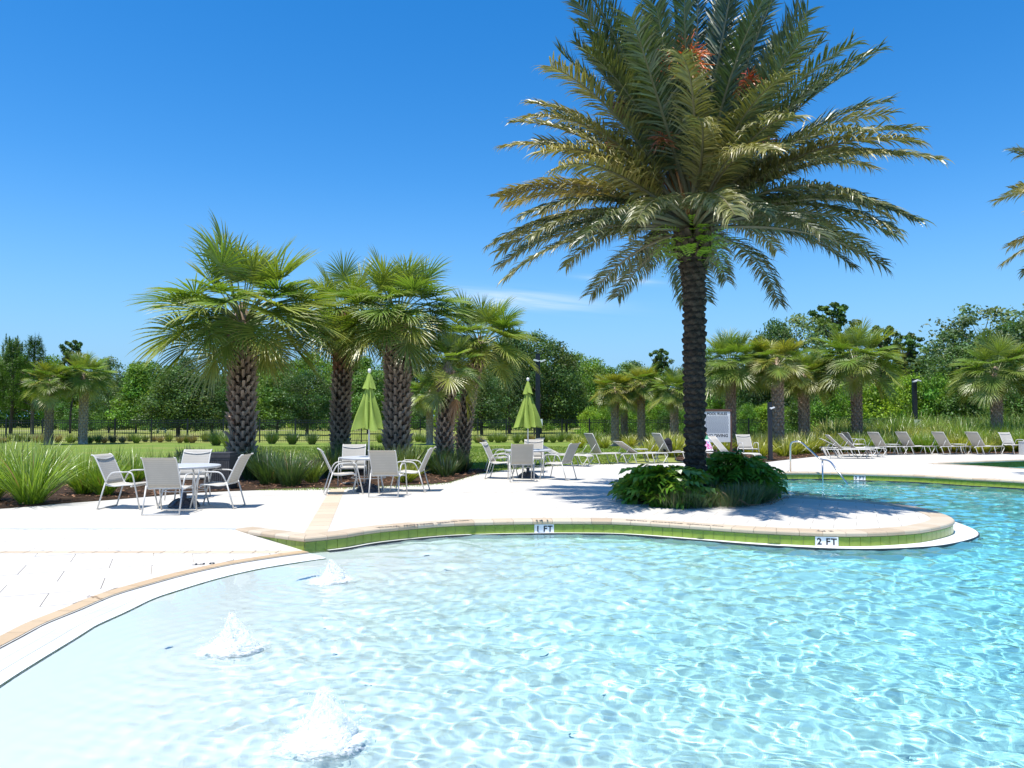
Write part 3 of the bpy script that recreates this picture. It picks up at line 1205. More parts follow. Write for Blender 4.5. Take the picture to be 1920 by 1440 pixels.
def fan_frond(pitch, dead=0.0, yellow=0.0, seed=0, L=0.98, pet=1.05, n=56, nseg=6):
    r = random.Random(seed)
    L *= r.uniform(0.88, 1.1)
    pet *= r.uniform(0.85, 1.1)
    if r.random() < 0.4:
        yellow = min(1, yellow + 0.22)
    vs, fs, ts = [], [], []
    green = Vector((0.165, 0.275, 0.04))
    yel = Vector((0.46, 0.40, 0.06))
    ded = Vector((0.36, 0.21, 0.10))
    base = green.lerp(yel, yellow).lerp(ded, dead)
    tipc = Vector((0.32, 0.36, 0.09)).lerp(Vector((0.42, 0.30, 0.08)), yellow).lerp(ded * 0.9, dead)
    # petiole
    p = Vector((0.12, 0, 0))
    d = Vector((math.cos(pitch), 0, math.sin(pitch)))
    mb = MB()
    pts = [p.copy()]
    K = 5
    for i in range(K):
        d = (d + Vector((0, 0, -0.05 - 0.10 * dead - (0.06 if pitch < R(50) else 0)))).normalized()
        p = p + d * (pet / K)
        pts.append(p.copy())
    pc = Vector((0.24, 0.30, 0.09)).lerp(ded * 0.7, dead)
    mb.tube(pts, [0.03, 0.022, 0.018, 0.016, 0.014, 0.012], 4, tint=tuple(pc), caps=False)
    vs, fs, ts = [Vector(v) for v in mb.v], list(mb.f), list(mb.t)
    side = Vector((0, 1, 0))
    nrm = side.cross(d) * -1
    if nrm.z < 0:
        nrm = -nrm
    drop = R(4 + 15 * max(0, min(1, (R(70) - pitch) / R(60))))
    d = Matrix.Rotation(drop, 3, 'Y') @ d
    nrm = Matrix.Rotation(drop, 3, 'Y') @ nrm
    h = p
    g = 0.11 + 0.20 * r.random() + 0.25 * dead + (0.12 if pitch < 0 else 0)
    costa = d.copy()
    for k in range(n):
        u = (k + 0.5) / n * 2 - 1
        a = u * R(122) * (1 - 0.45 * dead)
        # the costa carries the middle segments further out along the leaf
        cpos = h + costa * (0.22 * (1 - abs(u)) ** 0.8) + Vector((0, 0, -0.05)) * (1 - abs(u))
        dd = costa * math.cos(a) + side * math.sin(a) + nrm * (0.28 * abs(math.sin(a))) * (1 - dead)
        dd += Vector((r.gauss(0, .03), r.gauss(0, .03), r.gauss(0, .03)))
        dd.normalize()
        wdir = (side * math.cos(a) - costa * math.sin(a)).normalized()
        wdir = (wdir + nrm * (0.45 if k % 2 else -0.45)).normalized()
        ll = L * (1.0 - 0.28 * abs(u) ** 1.5) * r.uniform(0.9, 1.08)
        shade = r.uniform(0.8, 1.2)
        blade(vs, fs, ts, cpos, dd, wdir, ll, 0.036, g * r.uniform(0.7, 1.4), nseg, tuple(base * shade), tuple(tipc * shade), r)
    mb = MB()
    mb.v = [tuple(v) for v in vs]
    mb.f, mb.t = fs, ts
    me = mb.mesh('frond', tinted=True)
    me.materials.append(M_leaf)
    return me


FAN = {}
for key, pit, dead, yel in (('up', 74, 0, 0), ('up2', 60, 0, 0), ('mid', 47, 0, 0), ('mid2', 31, 0, 0.05), ('low', 15, 0, 0.08), ('low2', 0, 0, 0.2),
                            ('yel', -12, 0, 0.5), ('hang', -30, 0.06, 0.35), ('dead', -70, 1.0, 0)):
    FAN[key] = [fan_frond(R(pit), dead, yel, seed=hash(key) % 97 + 13 * s if False else int(pit * 7 + 1000 + s * 31)) for s in range(3)]
FANY = [fan_frond(R(p), 0, 0.62, seed=400 + i) for i, p in enumerate((55, 30, 8))]

mb = MB()
# a cut leaf base: stub pointing up and out, split foot whose two legs cross their neighbours
mb.add([(0.0, -0.030, 0.0), (0.0, 0.030, 0.0), (0.055, 0.034, 0.14), (0.055, -0.034, 0.14), (0.045, -0.026, -0.005), (0.045, 0.026, -0.005), (0.115, 0.03, 0.155), (0.115, -0.03, 0.155)],
       [(4, 5, 6, 7), (0, 4, 7, 3), (1, 2, 6, 5), (3, 7, 6, 2), (0, 3, 2, 1)])
for s in (-1, 1):
    mb.add([(0.0, 0.0, 0.03), (0.0, s * 0.035, 0.04), (0.0, s * 0.155, -0.125), (0.0, s * 0.105, -0.15), (0.05, 0.0, 0.02), (0.055, s * 0.035, 0.035), (0.014, s * 0.155, -0.125), (0.014, s * 0.105, -0.15)],
           [(4, 5, 6, 7), (4, 7, 6, 5), (0, 4, 7, 3), (1, 2, 6, 5), (0, 1, 5, 4), (3, 7, 6, 2)])
boot_me = mb.mesh('boot')
boot_me.materials.append(M_boot)
bootr_me = boot_me.copy()
bootr_me.materials.clear()
bootr_me.materials.append(M_bootred)


def trunk_profile(h, r0, r1, flare=1.3, seg=26, n=18, lean=(0, 0), seed=1, bulge=0.0):
    r = random.Random(seed)
    mb = MB()
    b = 0
    vs = []
    ph = [r.uniform(0, 6) for _ in range(6)]
    for i in range(seg + 1):
        t = i / seg
        rr = r0 + (r1 - r0) * t + (flare - 1) * r0 * math.exp(-t * h / 0.35) + bulge * math.exp(-((t - 1) / 0.1) ** 2)
        cx, cy_ = lean[0] * t * t, lean[1] * t * t
        for k in range(n):
            a = 2 * PI * k / n
            q = rr * (1 + 0.05 * math.sin(3 * a + ph[0] + 4 * t) + 0.04 * math.sin(7 * a + ph[1] + 17 * t) + 0.05 * r.uniform(-1, 1))
            vs.append((cx + q * math.cos(a), cy_ + q * math.sin(a), -0.05 + t * (h + 0.05)))
    fs = []
    for i in range(seg):
        for k in range(n):
            k2 = (k + 1) % n
            fs.append((i * n + k, i * n + k2, (i + 1) * n + k2, (i + 1) * n + k))
    fs.append(tuple(seg * n + k for k in range(n)))
    mb.add(vs, fs)
    return mb


FANLIST = [('up', 4), ('up2', 9), ('mid', 13), ('mid2', 13), ('low', 12), ('low2', 8), ('yel', 3), ('hang', 0), ('dead', 1)]


def sabal(name_label, px, d, trunk_top_py, crown_r, trunk_w, cat='palm tree', group=None, near=True, seed=1, lean=(0, 0), red=0.0, yellow=0.0,
          dead=0, counts=None, base_drop=0.0, squash=1.0):
    x = X(px, d)
    h = Z(trunk_top_py, d)
    t = thing('sabal_palm', name_label, cat, (x, d, 0.0), 0, group)
    r = random.Random(seed * 17 + 3)
    rr = trunk_w / 2
    rr *= 1.0 if near else 0.82
    core = trunk_profile(h, rr * 0.9, rr * 0.8, 1.25, lean=lean, seed=seed)
    if near:
        tr = core.build('trunk', M_strunk, t, smooth=False)
        rows = int(h / 0.135)
        per = 8 if rows * 8 <= 290 else 7
        for i in range(rows):
            zz = 0.12 + i * 0.135
            tt = zz / h
            if tt < 0.12:
                continue
            cx, cy_ = lean[0] * tt * tt, lean[1] * tt * tt
            for k in range(per):
                a = 2 * PI * (k + 0.5 * (i % 2)) / per + r.uniform(-.05, .05)
                q = rr * 0.86
                rb = red > 0 and tt > 1 - red
                o = obj('boot', bootr_me if rb else boot_me, None, t, (cx + q * math.cos(a), cy_ + q * math.sin(a), zz),
                        (0, r.uniform(-0.1, 0.05), a), None)
                s = rr / 0.30 * r.uniform(0.9, 1.1)
                o.scale = (s * r.uniform(1.1, 1.9), s * 1.12, s * 1.12)
    else:
        rows = int(h / 0.16)
        for i in range(rows):
            zz = 0.12 + i * 0.16
            for k in range(7):
                a = 2 * PI * (k + 0.5 * (i % 2)) / 7
                s = rr / 0.28
                M = Matrix.Translation((rr * 0.86 * math.cos(a), rr * 0.86 * math.sin(a), zz)) @ Matrix.Rotation(a, 4, 'Z') @ Matrix.Scale(s, 4)
                core.add([M @ v.co for v in boot_me.vertices], [tuple(p.vertices) for p in boot_me.polygons])
        core.build('trunk', M_boot, t)
    sc = crown_r / 2.0
    top = Vector((lean[0], lean[1], h))
    k = 0
    for key, cnt in (counts or FANLIST):
        if key == 'dead':
            cnt = dead
        for j in range(cnt):
            k += 1
            az = k * 2.39996 + r.uniform(-.25, .25)
            me = r.choice(FAN[key])
            if yellow and r.random() < yellow and key in ('up', 'up2', 'mid', 'mid2', 'low'):
                me = r.choice(FANY)
            s = sc * r.uniform(0.82, 1.14)
            zoff = {'up': .28, 'up2': .22, 'mid': .16, 'mid2': .1, 'low': 0.04, 'low2': -.04, 'yel': -.1, 'hang': -.16, 'dead': -.2}[key] * sc
            obj('frond', me, None, t, top + Vector((0, 0, zoff - base_drop)), (r.uniform(-.22, .22), r.uniform(-.22, .20), az + r.uniform(-.2, .2)), (s, s, s * squash))
    # fibrous heart hiding where the stalks meet
    mb = MB()
    mb.lathe([(rr * 0.85, -0.25), (rr * 0.95, 0.0), (rr * 0.6, 0.3 * sc), (rr * 0.2, 0.55 * sc)], 10, tuple(top))
    mb.build('crown_heart', M_bootred if red else M_boot, t)
    return t


# the palms around the tables
sabal('big sabal palm with the widest fan crown, its thick criss-cross trunk left of the tables', 455, 20.8, 612, 2.4, 0.60, seed=3, lean=(-.05, 0), dead=0)
sabal('sabal palm with a reddish upper trunk between the two thickest palms', 638, 24.5, 606, 1.8, 0.52, seed=5, red=0.35, lean=(0.12, 0), dead=0)
sabal('sabal palm with a thick trunk right behind the left closed umbrella', 745, 22.8, 604, 2.0, 0.64, seed=7, dead=0)
p4 = sabal('short sabal palm with one rusty dead frond hanging at its right side', 833, 22.4, 700, 1.25, 0.44, seed=9, lean=(0.1, 0), dead=0,
           counts=[('up', 4), ('up2', 5), ('mid', 6), ('mid2', 4), ('low', 3), ('low2', 3), ('yel', 2), ('hang', 2), ('dead', 1)])
obj('dead_frond', FAN['dead'][0], None, p4, (0.15, -0.2, Z(715, 22.4) + 0.25), (0, 0, R(-25)), 0.75)['label'] = 'rusty orange dead frond'
sabal('sabal palm leaning right behind the short one, crown over the dark oak', 868, 25.2, 655, 1.75, 0.42, seed=12, lean=(0.55, 0.2), dead=0)

# small palms by the fence on the left
sabal('small yellowish sabal palm by the fence, leftmost in the photo', 93, 46, 724, 1.55, 0.55, near=False, seed=21, yellow=0.35)
sabal('small dark green sabal palm by the fence, beside the yellowish leftmost one', 157, 47, 712, 1.65, 0.58, near=False, seed=22)
sabal('slim sabal palm far behind the tables, between the thick trunk and the short palm', 806, 46, 745, 1.5, 0.48, near=False, seed=23, yellow=0.2)
# row to the right
rl = [(1153, 44, 738, 1.35, .52, .7, 'yellow-crowned sabal palm with an orange seed bunch, left of the date palm trunk'),
      (1170, 47, 752, 1.2, .5, .0, 'short dark sabal palm just behind the yellow-crowned one'),
      (1202, 44, 727, 1.4, .50, .15, 'green sabal palm with a pink-orange seed bunch, second left of the date palm'),
      (1264, 42, 740, 1.35, .50, .15, 'sabal palm with drooping straw tips half behind the date palm trunk'),
      (1370, 37, 694, 1.9, .55, .0, 'blue-green sabal palm with yellow flower sprays, right of the date palm trunk'),
      (1458, 36, 688, 1.6, .62, .75, 'golden yellow sabal palm behind the shortest lamp post'),
      (1507, 39, 714, 1.5, .62, .15, 'small sabal palm between the golden palm and the big right-hand palm'),
      (1606, 38, 688, 2.15, .60, .0, 'broad green sabal palm with yellow lower fronds behind the loungers'),
      (1868, 40, 706, 2.05, .62, .0, 'broad sabal palm behind the chair at the right edge')]
right_palms = []
for i, (px, d, ty, cr, tw, yl_, lab) in enumerate(rl):
    right_palms.append(sabal(lab, px, d, ty, cr, tw, near=False, seed=40 + i, yellow=yl_, group=None))

# seed and flower bunches of the fan palms
def bunch(parent, loc, colr, size, seed, name):
    r = random.Random(seed)
    mb = MB()
    for k in range(150):
        a, b = r.uniform(0, 2 * PI), r.uniform(-1, 1)
        q = size * r.random() ** 0.4
        c = Vector((q * math.cos(a) * math.sqrt(1 - b * b), q * math.sin(a) * math.sqrt(1 - b * b), -size * 0.7 + q * b * 1.3)) + Vector(loc)
        s = size * 0.10
        t = r.uniform(0.7, 1.15)
        ax = Vector((r.gauss(0, 1), r.gauss(0, 1), r.gauss(0, 1))).normalized() * s
        bx = ax.orthogonal().normalized() * s * 0.7
        mb.add([c - ax, c + bx, c + ax, c - bx], [(0, 1, 2, 3)], tuple(x * t for x in colr))
    mb.tube([Vector(loc) + Vector((0, 0.3, 0.4)), Vector(loc) + Vector((0, 0.1, 0.2)), Vector(loc)], 0.012, 4, tint=tuple(x * 0.8 for x in colr))
    o = mb.build(name, M_leaf, parent)
    return o


bunch(right_palms[0], (0.45, -0.5, Z(735, 44)), (0.55, 0.25, 0.13), 0.32, 1, 'seed_bunch')
bunch(right_palms[2], (-0.35, -0.5, Z(740, 44)), (0.60, 0.27, 0.16), 0.32, 2, 'seed_bunch')
bunch(right_palms[4], (-0.75, -0.8, Z(692, 37)), (0.45, 0.45, 0.06), 0.32, 3, 'flower_spray')
bunch(right_palms[4], (0.55, -0.9, Z(690, 37)), (0.45, 0.45, 0.06), 0.40, 4, 'flower_spray')

# ------------------------------------------------------------------ date palm
def feather_frond(pitch, L=4.3, seed=0, droop=0.06, tintb=(0.052, 0.094, 0.032), yellow=0.0, n=122, age=0.5):
    r = random.Random(seed)
    d = Vector((math.cos(pitch), 0, math.sin(pitch)))
    p = Vector((0.10, 0, 0))
    K = 18
    pts = [p.copy()]
    for i in range(K):
        t = i / K
        d = (d + Vector((0, 0, -droop * (0.35 + 1.3 * t) * max(0.25, math.cos(math.asin(max(-1, min(1, d.z)))))))).normalized()
        p = p + d * (L / K)
        pts.append(p.copy())
    mb = MB()
    rc = Vector((0.26, 0.25, 0.15)).lerp(Vector((0.30, 0.24, 0.12)), yellow)
    mb.tube(pts, [0.045 * (1 - 0.88 * (i / K)) for i in range(K + 1)], 5, tint=tuple(rc * 0.8), caps=False)
    vs, fs, ts = [Vector(v) for v in mb.v], list(mb.f), list(mb.t)
    side0 = Vector((0, 1, 0))
    base = Vector(tintb).lerp(Vector((0.46, 0.37, 0.09)), yellow)
    tip = base.lerp(Vector((0.42, 0.36, 0.17)), 0.12 + 0.35 * age + 0.3 * yellow)
    for k in range(n):
        t = 0.22 + 0.78 * (k + 0.5) / n
        f = t * K
        i = min(K - 1, int(f))
        q = pts[i].lerp(pts[i + 1], f - i)
        tg = (pts[i + 1] - pts[i]).normalized()
        nr = tg.cross(side0)
        if nr.z < 0:
            nr = -nr
        if abs(tg.z) > 0.9 and nr.x > 0:
            nr = -nr
        if t < 0.3:
            ll = 0.18 + 0.46 * (t - 0.17) / 0.13
        else:
            ll = 0.64 * (1 - 0.40 * ((t - 0.3) / 0.7) ** 1.6)
        fwd = 0.45 + 0.80 * t
        for s in (-1, 1):
            a = r.uniform(0.1, 0.9) * (1 - 0.6 * age)
            dj = Vector((r.gauss(0, .12), r.gauss(0, .12), r.gauss(0, .12)))
            dd = (side0 * s * 1.0 + tg * fwd * r.uniform(0.8, 1.2) + nr * a + dj).normalized()
            shade = r.uniform(0.72, 1.22)
            w = (tg * 0.8 - side0 * s * 0.4 + nr * r.uniform(-0.9, 0.9)).normalized()
            w = (w - dd * w.dot(dd)).normalized()
            g = (0.05 + 0.85 * age) * r.uniform(0.4, 1.6)
            bt, tt = tuple(base * shade), tuple(tip * shade)
            blade(vs, fs, ts, q, dd, w, ll * r.uniform(0.75, 1.12), 0.033, g, 4, bt, tt, r, wprof=lambda t_: 0.55 + 0.9 * t_ if t_ < 0.5 else max(0.04, 2.0 * (1 - t_)))
    mb = MB()
    mb.v = [tuple(v) for v in vs]
    mb.f, mb.t = fs, ts
    me = mb.mesh('date_frond', tinted=True)
    me.materials.append(M_dleaf)
    return me


DF = []
for i, (pit, droop, yel, age) in enumerate(((86, .02, 0, 0.0), (79, .028, 0, 0.05), (71, .034, 0, 0.10), (62, .040, 0, 0.2), (53, .045, 0, 0.3), (44, .048, .06, 0.45),
                                            (36, .050, .22, 0.65), (28, .052, .30, 0.85), (20, .052, .40, 1.0), (12, .050, .25, 1.0), (4, .050, .12, 0.95))):
    DF.append([feather_frond(R(pit + dp), 4.2 - (0.3 if pit < 20 else 0), seed=200 + i * 3 + j, droop=droop, yellow=min(1, yel * (1 + j)), age=age)
               for j, dp in enumerate((0, 4))])

mb = MB()
# a scar of an old leaf on the trunk
w_, h_ = 0.105, 0.072
mb.add([(0, -w_, -0.01), (0, -w_ * .55, -h_), (0, 0, -h_ * 1.25), (0, w_ * .55, -h_), (0, w_, -0.01), (0, w_ * .6, h_ * .75), (0, 0, h_), (0, -w_ * .6, h_ * .75),
        (0.035, -w_ * .62, 0.0), (0.055, 0, -h_ * 0.35), (0.035, w_ * .62, 0.0), (0.06, 0, h_ * 0.42), (0.05, -w_ * .35, h_ * .34), (0.05, w_ * .35, h_ * .34)],
       [(0, 1, 8), (1, 2, 9, 8), (2, 3, 10, 9), (3, 4, 10), (4, 5, 13, 10), (5, 6, 11, 13), (6, 7, 12, 11), (7, 0, 8, 12), (8, 9, 11, 12), (9, 10, 13, 11)])
scar_me = mb.mesh('leaf_scar')
scar_me.materials.append(M_dscar)


def date_palm(label, x, y, h, seed=1, trunk=True, full=True, rot=0.0, nf=135, scale=1.0):
    r = random.Random(seed)
    t = thing('date_palm', label, 'palm tree', (x, y, 0))
    core = trunk_profile(h, 0.170, 0.195, 1.6, seg=60, n=22, seed=seed, bulge=0.10)
    core.build('trunk', M_dtrunk, t, smooth=True)
    if trunk:
        rows = 37
        for i in range(rows):
            zz = 0.35 + i * (h - 0.35) / rows
            rad = 0.155 + 0.03 * zz / h + 0.245 * 0.45 * math.exp(-zz / 0.35) * 0.6 + 0.10 * math.exp(-((zz / h - 1) / 0.1) ** 2)
            for k in range(8):
                a = 2 * PI * (k + 0.5 * (i % 2) + 0.13 * i) / 8 + r.uniform(-.06, .06)
                o = obj('leaf_scar', scar_me, None, t, (rad * math.cos(a), rad * math.sin(a), zz + r.uniform(-.015, .015)), (r.uniform(-.12, .12), r.uniform(-.1, .25), a))
                s = r.uniform(0.85, 1.15)
                o.scale = (s * r.uniform(0.7, 1.5), s, s * r.uniform(0.85, 1.2))
    # stumps of trimmed leaf stalks under the crown
    mb = MB()
    for k in range(46):
        a = k * 2.39996
        zz = h - 0.32 + 0.5 * k / 46
        rad = 0.22
        d = Vector((math.cos(a) * 0.75, math.sin(a) * 0.75, 0.9)).normalized()
        b0 = Vector((rad * math.cos(a), rad * math.sin(a), zz))
        L = r.uniform(0.16, 0.30)
        s = Vector((-math.sin(a), math.cos(a), 0)) * 0.075
        u = d.cross(s).normalized() * 0.03
        e = b0 + d * L
        mb.add([b0 - s - u, b0 + s - u, b0 + s + u, b0 - s + u, e - s * .6 - u, e + s * .6 - u, e + s * .6 + u, e - s * .6 + u],
               [(0, 1, 5, 4), (1, 2, 6, 5), (2, 3, 7, 6), (3, 0, 4, 7), (4, 5, 6, 7)])
    mb.build('leaf_stump', M_stump, t)['kind'] = 'stuff'
    for k in range(nf):
        f = (k + 0.5) / nf
        lev = min(len(DF) - 1, int(len(DF) * f ** 0.80))
        az = k * 2.39996 + rot + r.uniform(-.3, .3)
        gold = (math.cos(az) < -0.45 and 5 <= lev <= 8) or r.random() < 0.3  # left fronds yellower: sunlit gold put into their colour, plus random straw ones
        me = DF[lev][1 if gold else 0]
        s = r.uniform(0.86, 1.06) * scale
        obj('frond', me, None, t, (0.08 * math.cos(az), 0.08 * math.sin(az), h + 0.92 - 0.6 * f), (r.uniform(-.45, .45), r.uniform(-.10, .08), az), s)
    return t


HP = Z(462, 15.3)
dp = date_palm('tall date palm with orange fruit stalks on the round planter', PAL.x, PAL.y, HP, seed=5, rot=0.4)
dp2 = date_palm('second date palm standing beyond the right edge, only frond tips showing', 16.6, 18.2, 5.9, seed=8, trunk=False, nf=80, rot=1.1)

# fruit stalks with stripped orange strands
M_fruit = leafmat('fruit_stalk', (1, 1, 1), transl=0.15, gloss=0.08, var=0.1)


def fruit(az, top_h, rad, bend, colr, seed, big=1.0, ns=90):
    r = random.Random(seed)
    mb = MB()
    dirv = Vector((math.cos(az), math.sin(az), 0))
    z0 = HP + 0.45
    pts = []
    for i in range(9):
        t = i / 8
        pts.append(dirv * (0.15 + rad * t ** bend) + Vector((0, 0, z0 + (top_h - z0) * math.sin(t * PI / 2) ** 0.9)))
    for s in (-0.03, 0.03):
        mb.tube([p + Vector((s, 0, 0)) for p in pts], [0.028 - 0.014 * i / 8 for i in range(9)], 5, tint=(0.50, 0.20, 0.035))
    e = pts[-1]
    for k in range(ns):
        a = r.uniform(0, 2 * PI)
        el = r.uniform(-0.2, 1.4)
        d = Vector((math.cos(a) * math.cos(el), math.sin(a) * math.cos(el), math.sin(el))) * 0.7 + dirv * 0.2
        L = r.uniform(0.18, 0.42) * big
        c = tuple(x * r.uniform(0.6, 1.2) for x in colr)
        p = e + Vector((0, 0, -0.1))
        q = [p]
        dd = d.normalized()
        for j in range(4):
            dd = (dd + Vector((r.gauss(0, .28), r.gauss(0, .28), -0.28 + r.gauss(0, .2)))).normalized()
            p = p + dd * L / 4
            q.append(p)
        mb.tube(q, [0.011, 0.011, 0.010, 0.008, 0.006], 3, tint=c, caps=False)
    o = mb.build('fruit_stalk', M_fruit, dp)
    return o


fruit(R(-109), Z(112, 13.7), 1.55, 1.3, (0.90, 0.27, 0.03), 1, 1.6, 300)
fruit(R(-60), Z(190, 15), 1.35, 1.0, (0.62, 0.18, 0.04), 2, 0.9)
fruit(R(-150), Z(215, 15), 1.55, 1.0, (0.45, 0.15, 0.08), 3, 1.1, 120)
fruit(R(-165), Z(262, 15), 1.45, 0.9, (0.50, 0.17, 0.07), 4, 1.1, 120)
fruit(R(-125), Z(285, 15), 1.3, 0.9, (0.50, 0.18, 0.07), 5, 0.9)
fruit(R(-20), Z(205, 15), 1.3, 1.0, (0.65, 0.22, 0.04), 6, 0.8)
fruit(R(-40), Z(290, 15), 1.4, 0.9, (0.5, 0.18, 0.07), 7, 0.9)

# ferns growing on the trunk under the crown
def fern(loc, label, n, spread, seed, rz):
    r = random.Random(seed)
    vs, fs, ts = [], [], []
    for k in range(n):
        a = r.uniform(0, 2 * PI)
        rad = 0.30
        p = Vector((rad * math.cos(a), rad * math.sin(a), r.uniform(-0.40, 0.30)))
        d = Vector((math.cos(a), math.sin(a), r.uniform(0.0, 1.3))).normalized()
        L = r.uniform(0.28, 0.46) * spread
        side = Vector((-math.sin(a), math.cos(a), 0))
        for j in range(9):
            t = (j + 0.5) / 9
            ll = 0.085 * math.sin(PI * min(1, t * 0.85 + 0.15)) ** 0.7 + 0.02
            q = p + d * L * t
            for s in (-1, 1):
                dd = (side * s + d * 0.5).normalized()
                c = r.uniform(0.75, 1.25)
                blade(vs, fs, ts, q, dd, d, ll, 0.04, 0.1, 2, (0.20 * c, 0.36 * c, 0.03 * c), (0.28 * c, 0.42 * c, 0.04 * c), r)
            d = (d + Vector((0, 0, -0.09))).normalized()
    mb = MB()
    mb.v = [tuple(v) for v in vs]
    mb.f, mb.t = fs, ts
    me = mb.mesh('fern', tinted=True)
    o = obj('fern', me, M_shiny, None, loc, (0, 0, rz))
    return tag(o, label, 'fern')


fern((PAL.x, PAL.y, HP + 0.05), 'bright green ferns growing round the date palm trunk under its crown', 110, 1.5, 3, 0)

# a dead stalk hanging down beside the ferns
mb = MB()
pts = [(PAL.x + .28, PAL.y - .25, HP + .6), (PAL.x + .30, PAL.y - .3, HP + .2), (PAL.x + .29, PAL.y - .3, HP - .1), (PAL.x + .32, PAL.y - .28, HP - .3)]
mb.tube(pts, [.02, .018, .014, .01], 5, tint=(0.42, 0.36, 0.26))
for k in range(14):
    a = rnd.uniform(-.5, .5)
    e = Vector(pts[2])
    mb.tube([e, e + Vector((a * .15, -.02, -.15)), e + Vector((a * .35, 0, -.32))], 0.006, 3, tint=(0.40, 0.34, 0.25))
mb.build('dead_stalk', M_leaf, dp, loc=(-PAL.x, -PAL.y, 0))
# ------------------------------------------------------------------ furniture materials
M_frame = simple('painted_aluminium', (0.60, 0.585, 0.55), 0.38, 0.04, 8, spec=0.5)
M_table = simple('table_top_grey', (0.50, 0.51, 0.52), 0.4, 0.05, 6)
M_base = simple('umbrella_base_dark', (0.045, 0.05, 0.065), 0.35, 0.15, 10)
M_steel = simple('stainless_steel', (0.62, 0.63, 0.64), 0.22, 0.06, 12, metal=1.0)
M_black = simple('black_painted_metal', (0.010, 0.012, 0.018), 0.35, 0.2, 8)
M_white = simple('white_plastic', (0.78, 0.78, 0.76), 0.4, 0.04, 12)
M_bin = simple('dark_bin_panel', (0.055, 0.052, 0.055), 0.55, 0.25, 14, bumps=0.3)
M_pack = simple('black_fabric', (0.012, 0.012, 0.016), 0.8, 0.3, 20, bumps=0.4)
M_greybin = simple('pale_grey_bin', (0.50, 0.50, 0.50), 0.6, 0.08, 10)


def slingmat(name, c, stripe=0.16, freq=60):
    m, nt, out = new_mat(name)
    v = objvec(nt)
    w = nt.nodes.new('ShaderNodeTexWave')
    w.bands_direction = 'Z'
    w.inputs['Scale'].default_value = freq / 6.283
    w.inputs['Distortion'].default_value = 0.4
    w.inputs['Detail'].default_value = 1.5
    nt.links.new(v, w.inputs['Vector'])
    n1 = noise(nt, 5, 4, 0.6, v)
    cc = mixc(nt, c, tuple(x * (1 - stripe) for x in c), w.outputs['Fac'])
    cc = mixc(nt, cc, tuple(x * 0.86 for x in c), ramp(nt, n1, [(0.45, (0, 0, 0)), (0.7, (0.7, 0.7, 0.7))]))
    d = nt.nodes.new('ShaderNodeBsdfDiffuse')
    t = nt.nodes.new('ShaderNodeBsdfTranslucent')
    mx = nt.nodes.new('ShaderNodeMixShader')
    mx.inputs[0].default_value = 0.22
    nt.links.new(cc, d.inputs[0])
    nt.links.new(cc, t.inputs[0])
    nt.links.new(d.outputs[0], mx.inputs[1])
    nt.links.new(t.outputs[0], mx.inputs[2])
    nt.links.new(mx.outputs[0], out.inputs['Surface'])
    return m


M_sling = slingmat('sling_fabric', (0.58, 0.55, 0.49))


def arc(p, q, r, n=5):
    return [p.lerp(q, i / n) for i in range(n + 1)]


def rounded(pts, r=0.05, n=4):
    """polyline with its corners rounded"""
    pts = [Vector(p) for p in pts]
    o = [pts[0]]
    for i in range(1, len(pts) - 1):
        a, b, c = pts[i - 1], pts[i], pts[i + 1]
        ra = min(r, (a - b).length * 0.45)
        rc = min(r, (c - b).length * 0.45)
        p0 = b + (a - b).normalized() * ra
        p1 = b + (c - b).normalized() * rc
        for k in range(n + 1):
            t = k / n
            o.append(p0 * (1 - t) ** 2 + b * 2 * t * (1 - t) + p1 * t * t)
    o.append(pts[-1])
    return o


def sheet(pts, y0, y1, th=0.006, ny=6, sag=0.0, tint=(1, 1, 1)):
    """woven sheet spanned between two rails that follow pts (x, z)"""
    mb = MB()
    n = len(pts)
    vs = []
    nr = []
    for i in range(n):
        a, b = pts[max(0, i - 1)], pts[min(n - 1, i + 1)]
        t = Vector((b[0] - a[0], b[1] - a[1])).normalized()
        nr.append(Vector((-t.y, t.x)))
    for side in (0, 1):
        for i, (x, z) in enumerate(pts):
            for k in range(ny + 1):
                u = k / ny
                s = sag * math.sin(PI * u) * math.sin(PI * min(1, max(0, i / (n - 1))))
                off = -s + (th / 2 if side == 0 else -th / 2)
                vs.append((x + nr[i].x * off, y0 + (y1 - y0) * u, z + nr[i].y * off))
    m = n * (ny + 1)
    fs = []
    for i in range(n - 1):
        for k in range(ny):
            a = i * (ny + 1) + k
            fs.append((a, a + 1, a + ny + 2, a + ny + 1))
            fs.append((m + a, m + a + ny + 1, m + a + ny + 2, m + a + 1))
    for k in range(ny):
        fs.append((k, m + k, m + k + 1, k + 1))
        a = (n - 1) * (ny + 1) + k
        fs.append((a, a + 1, m + a + 1, m + a))
    mb.add(vs, fs, tint)
    return mb


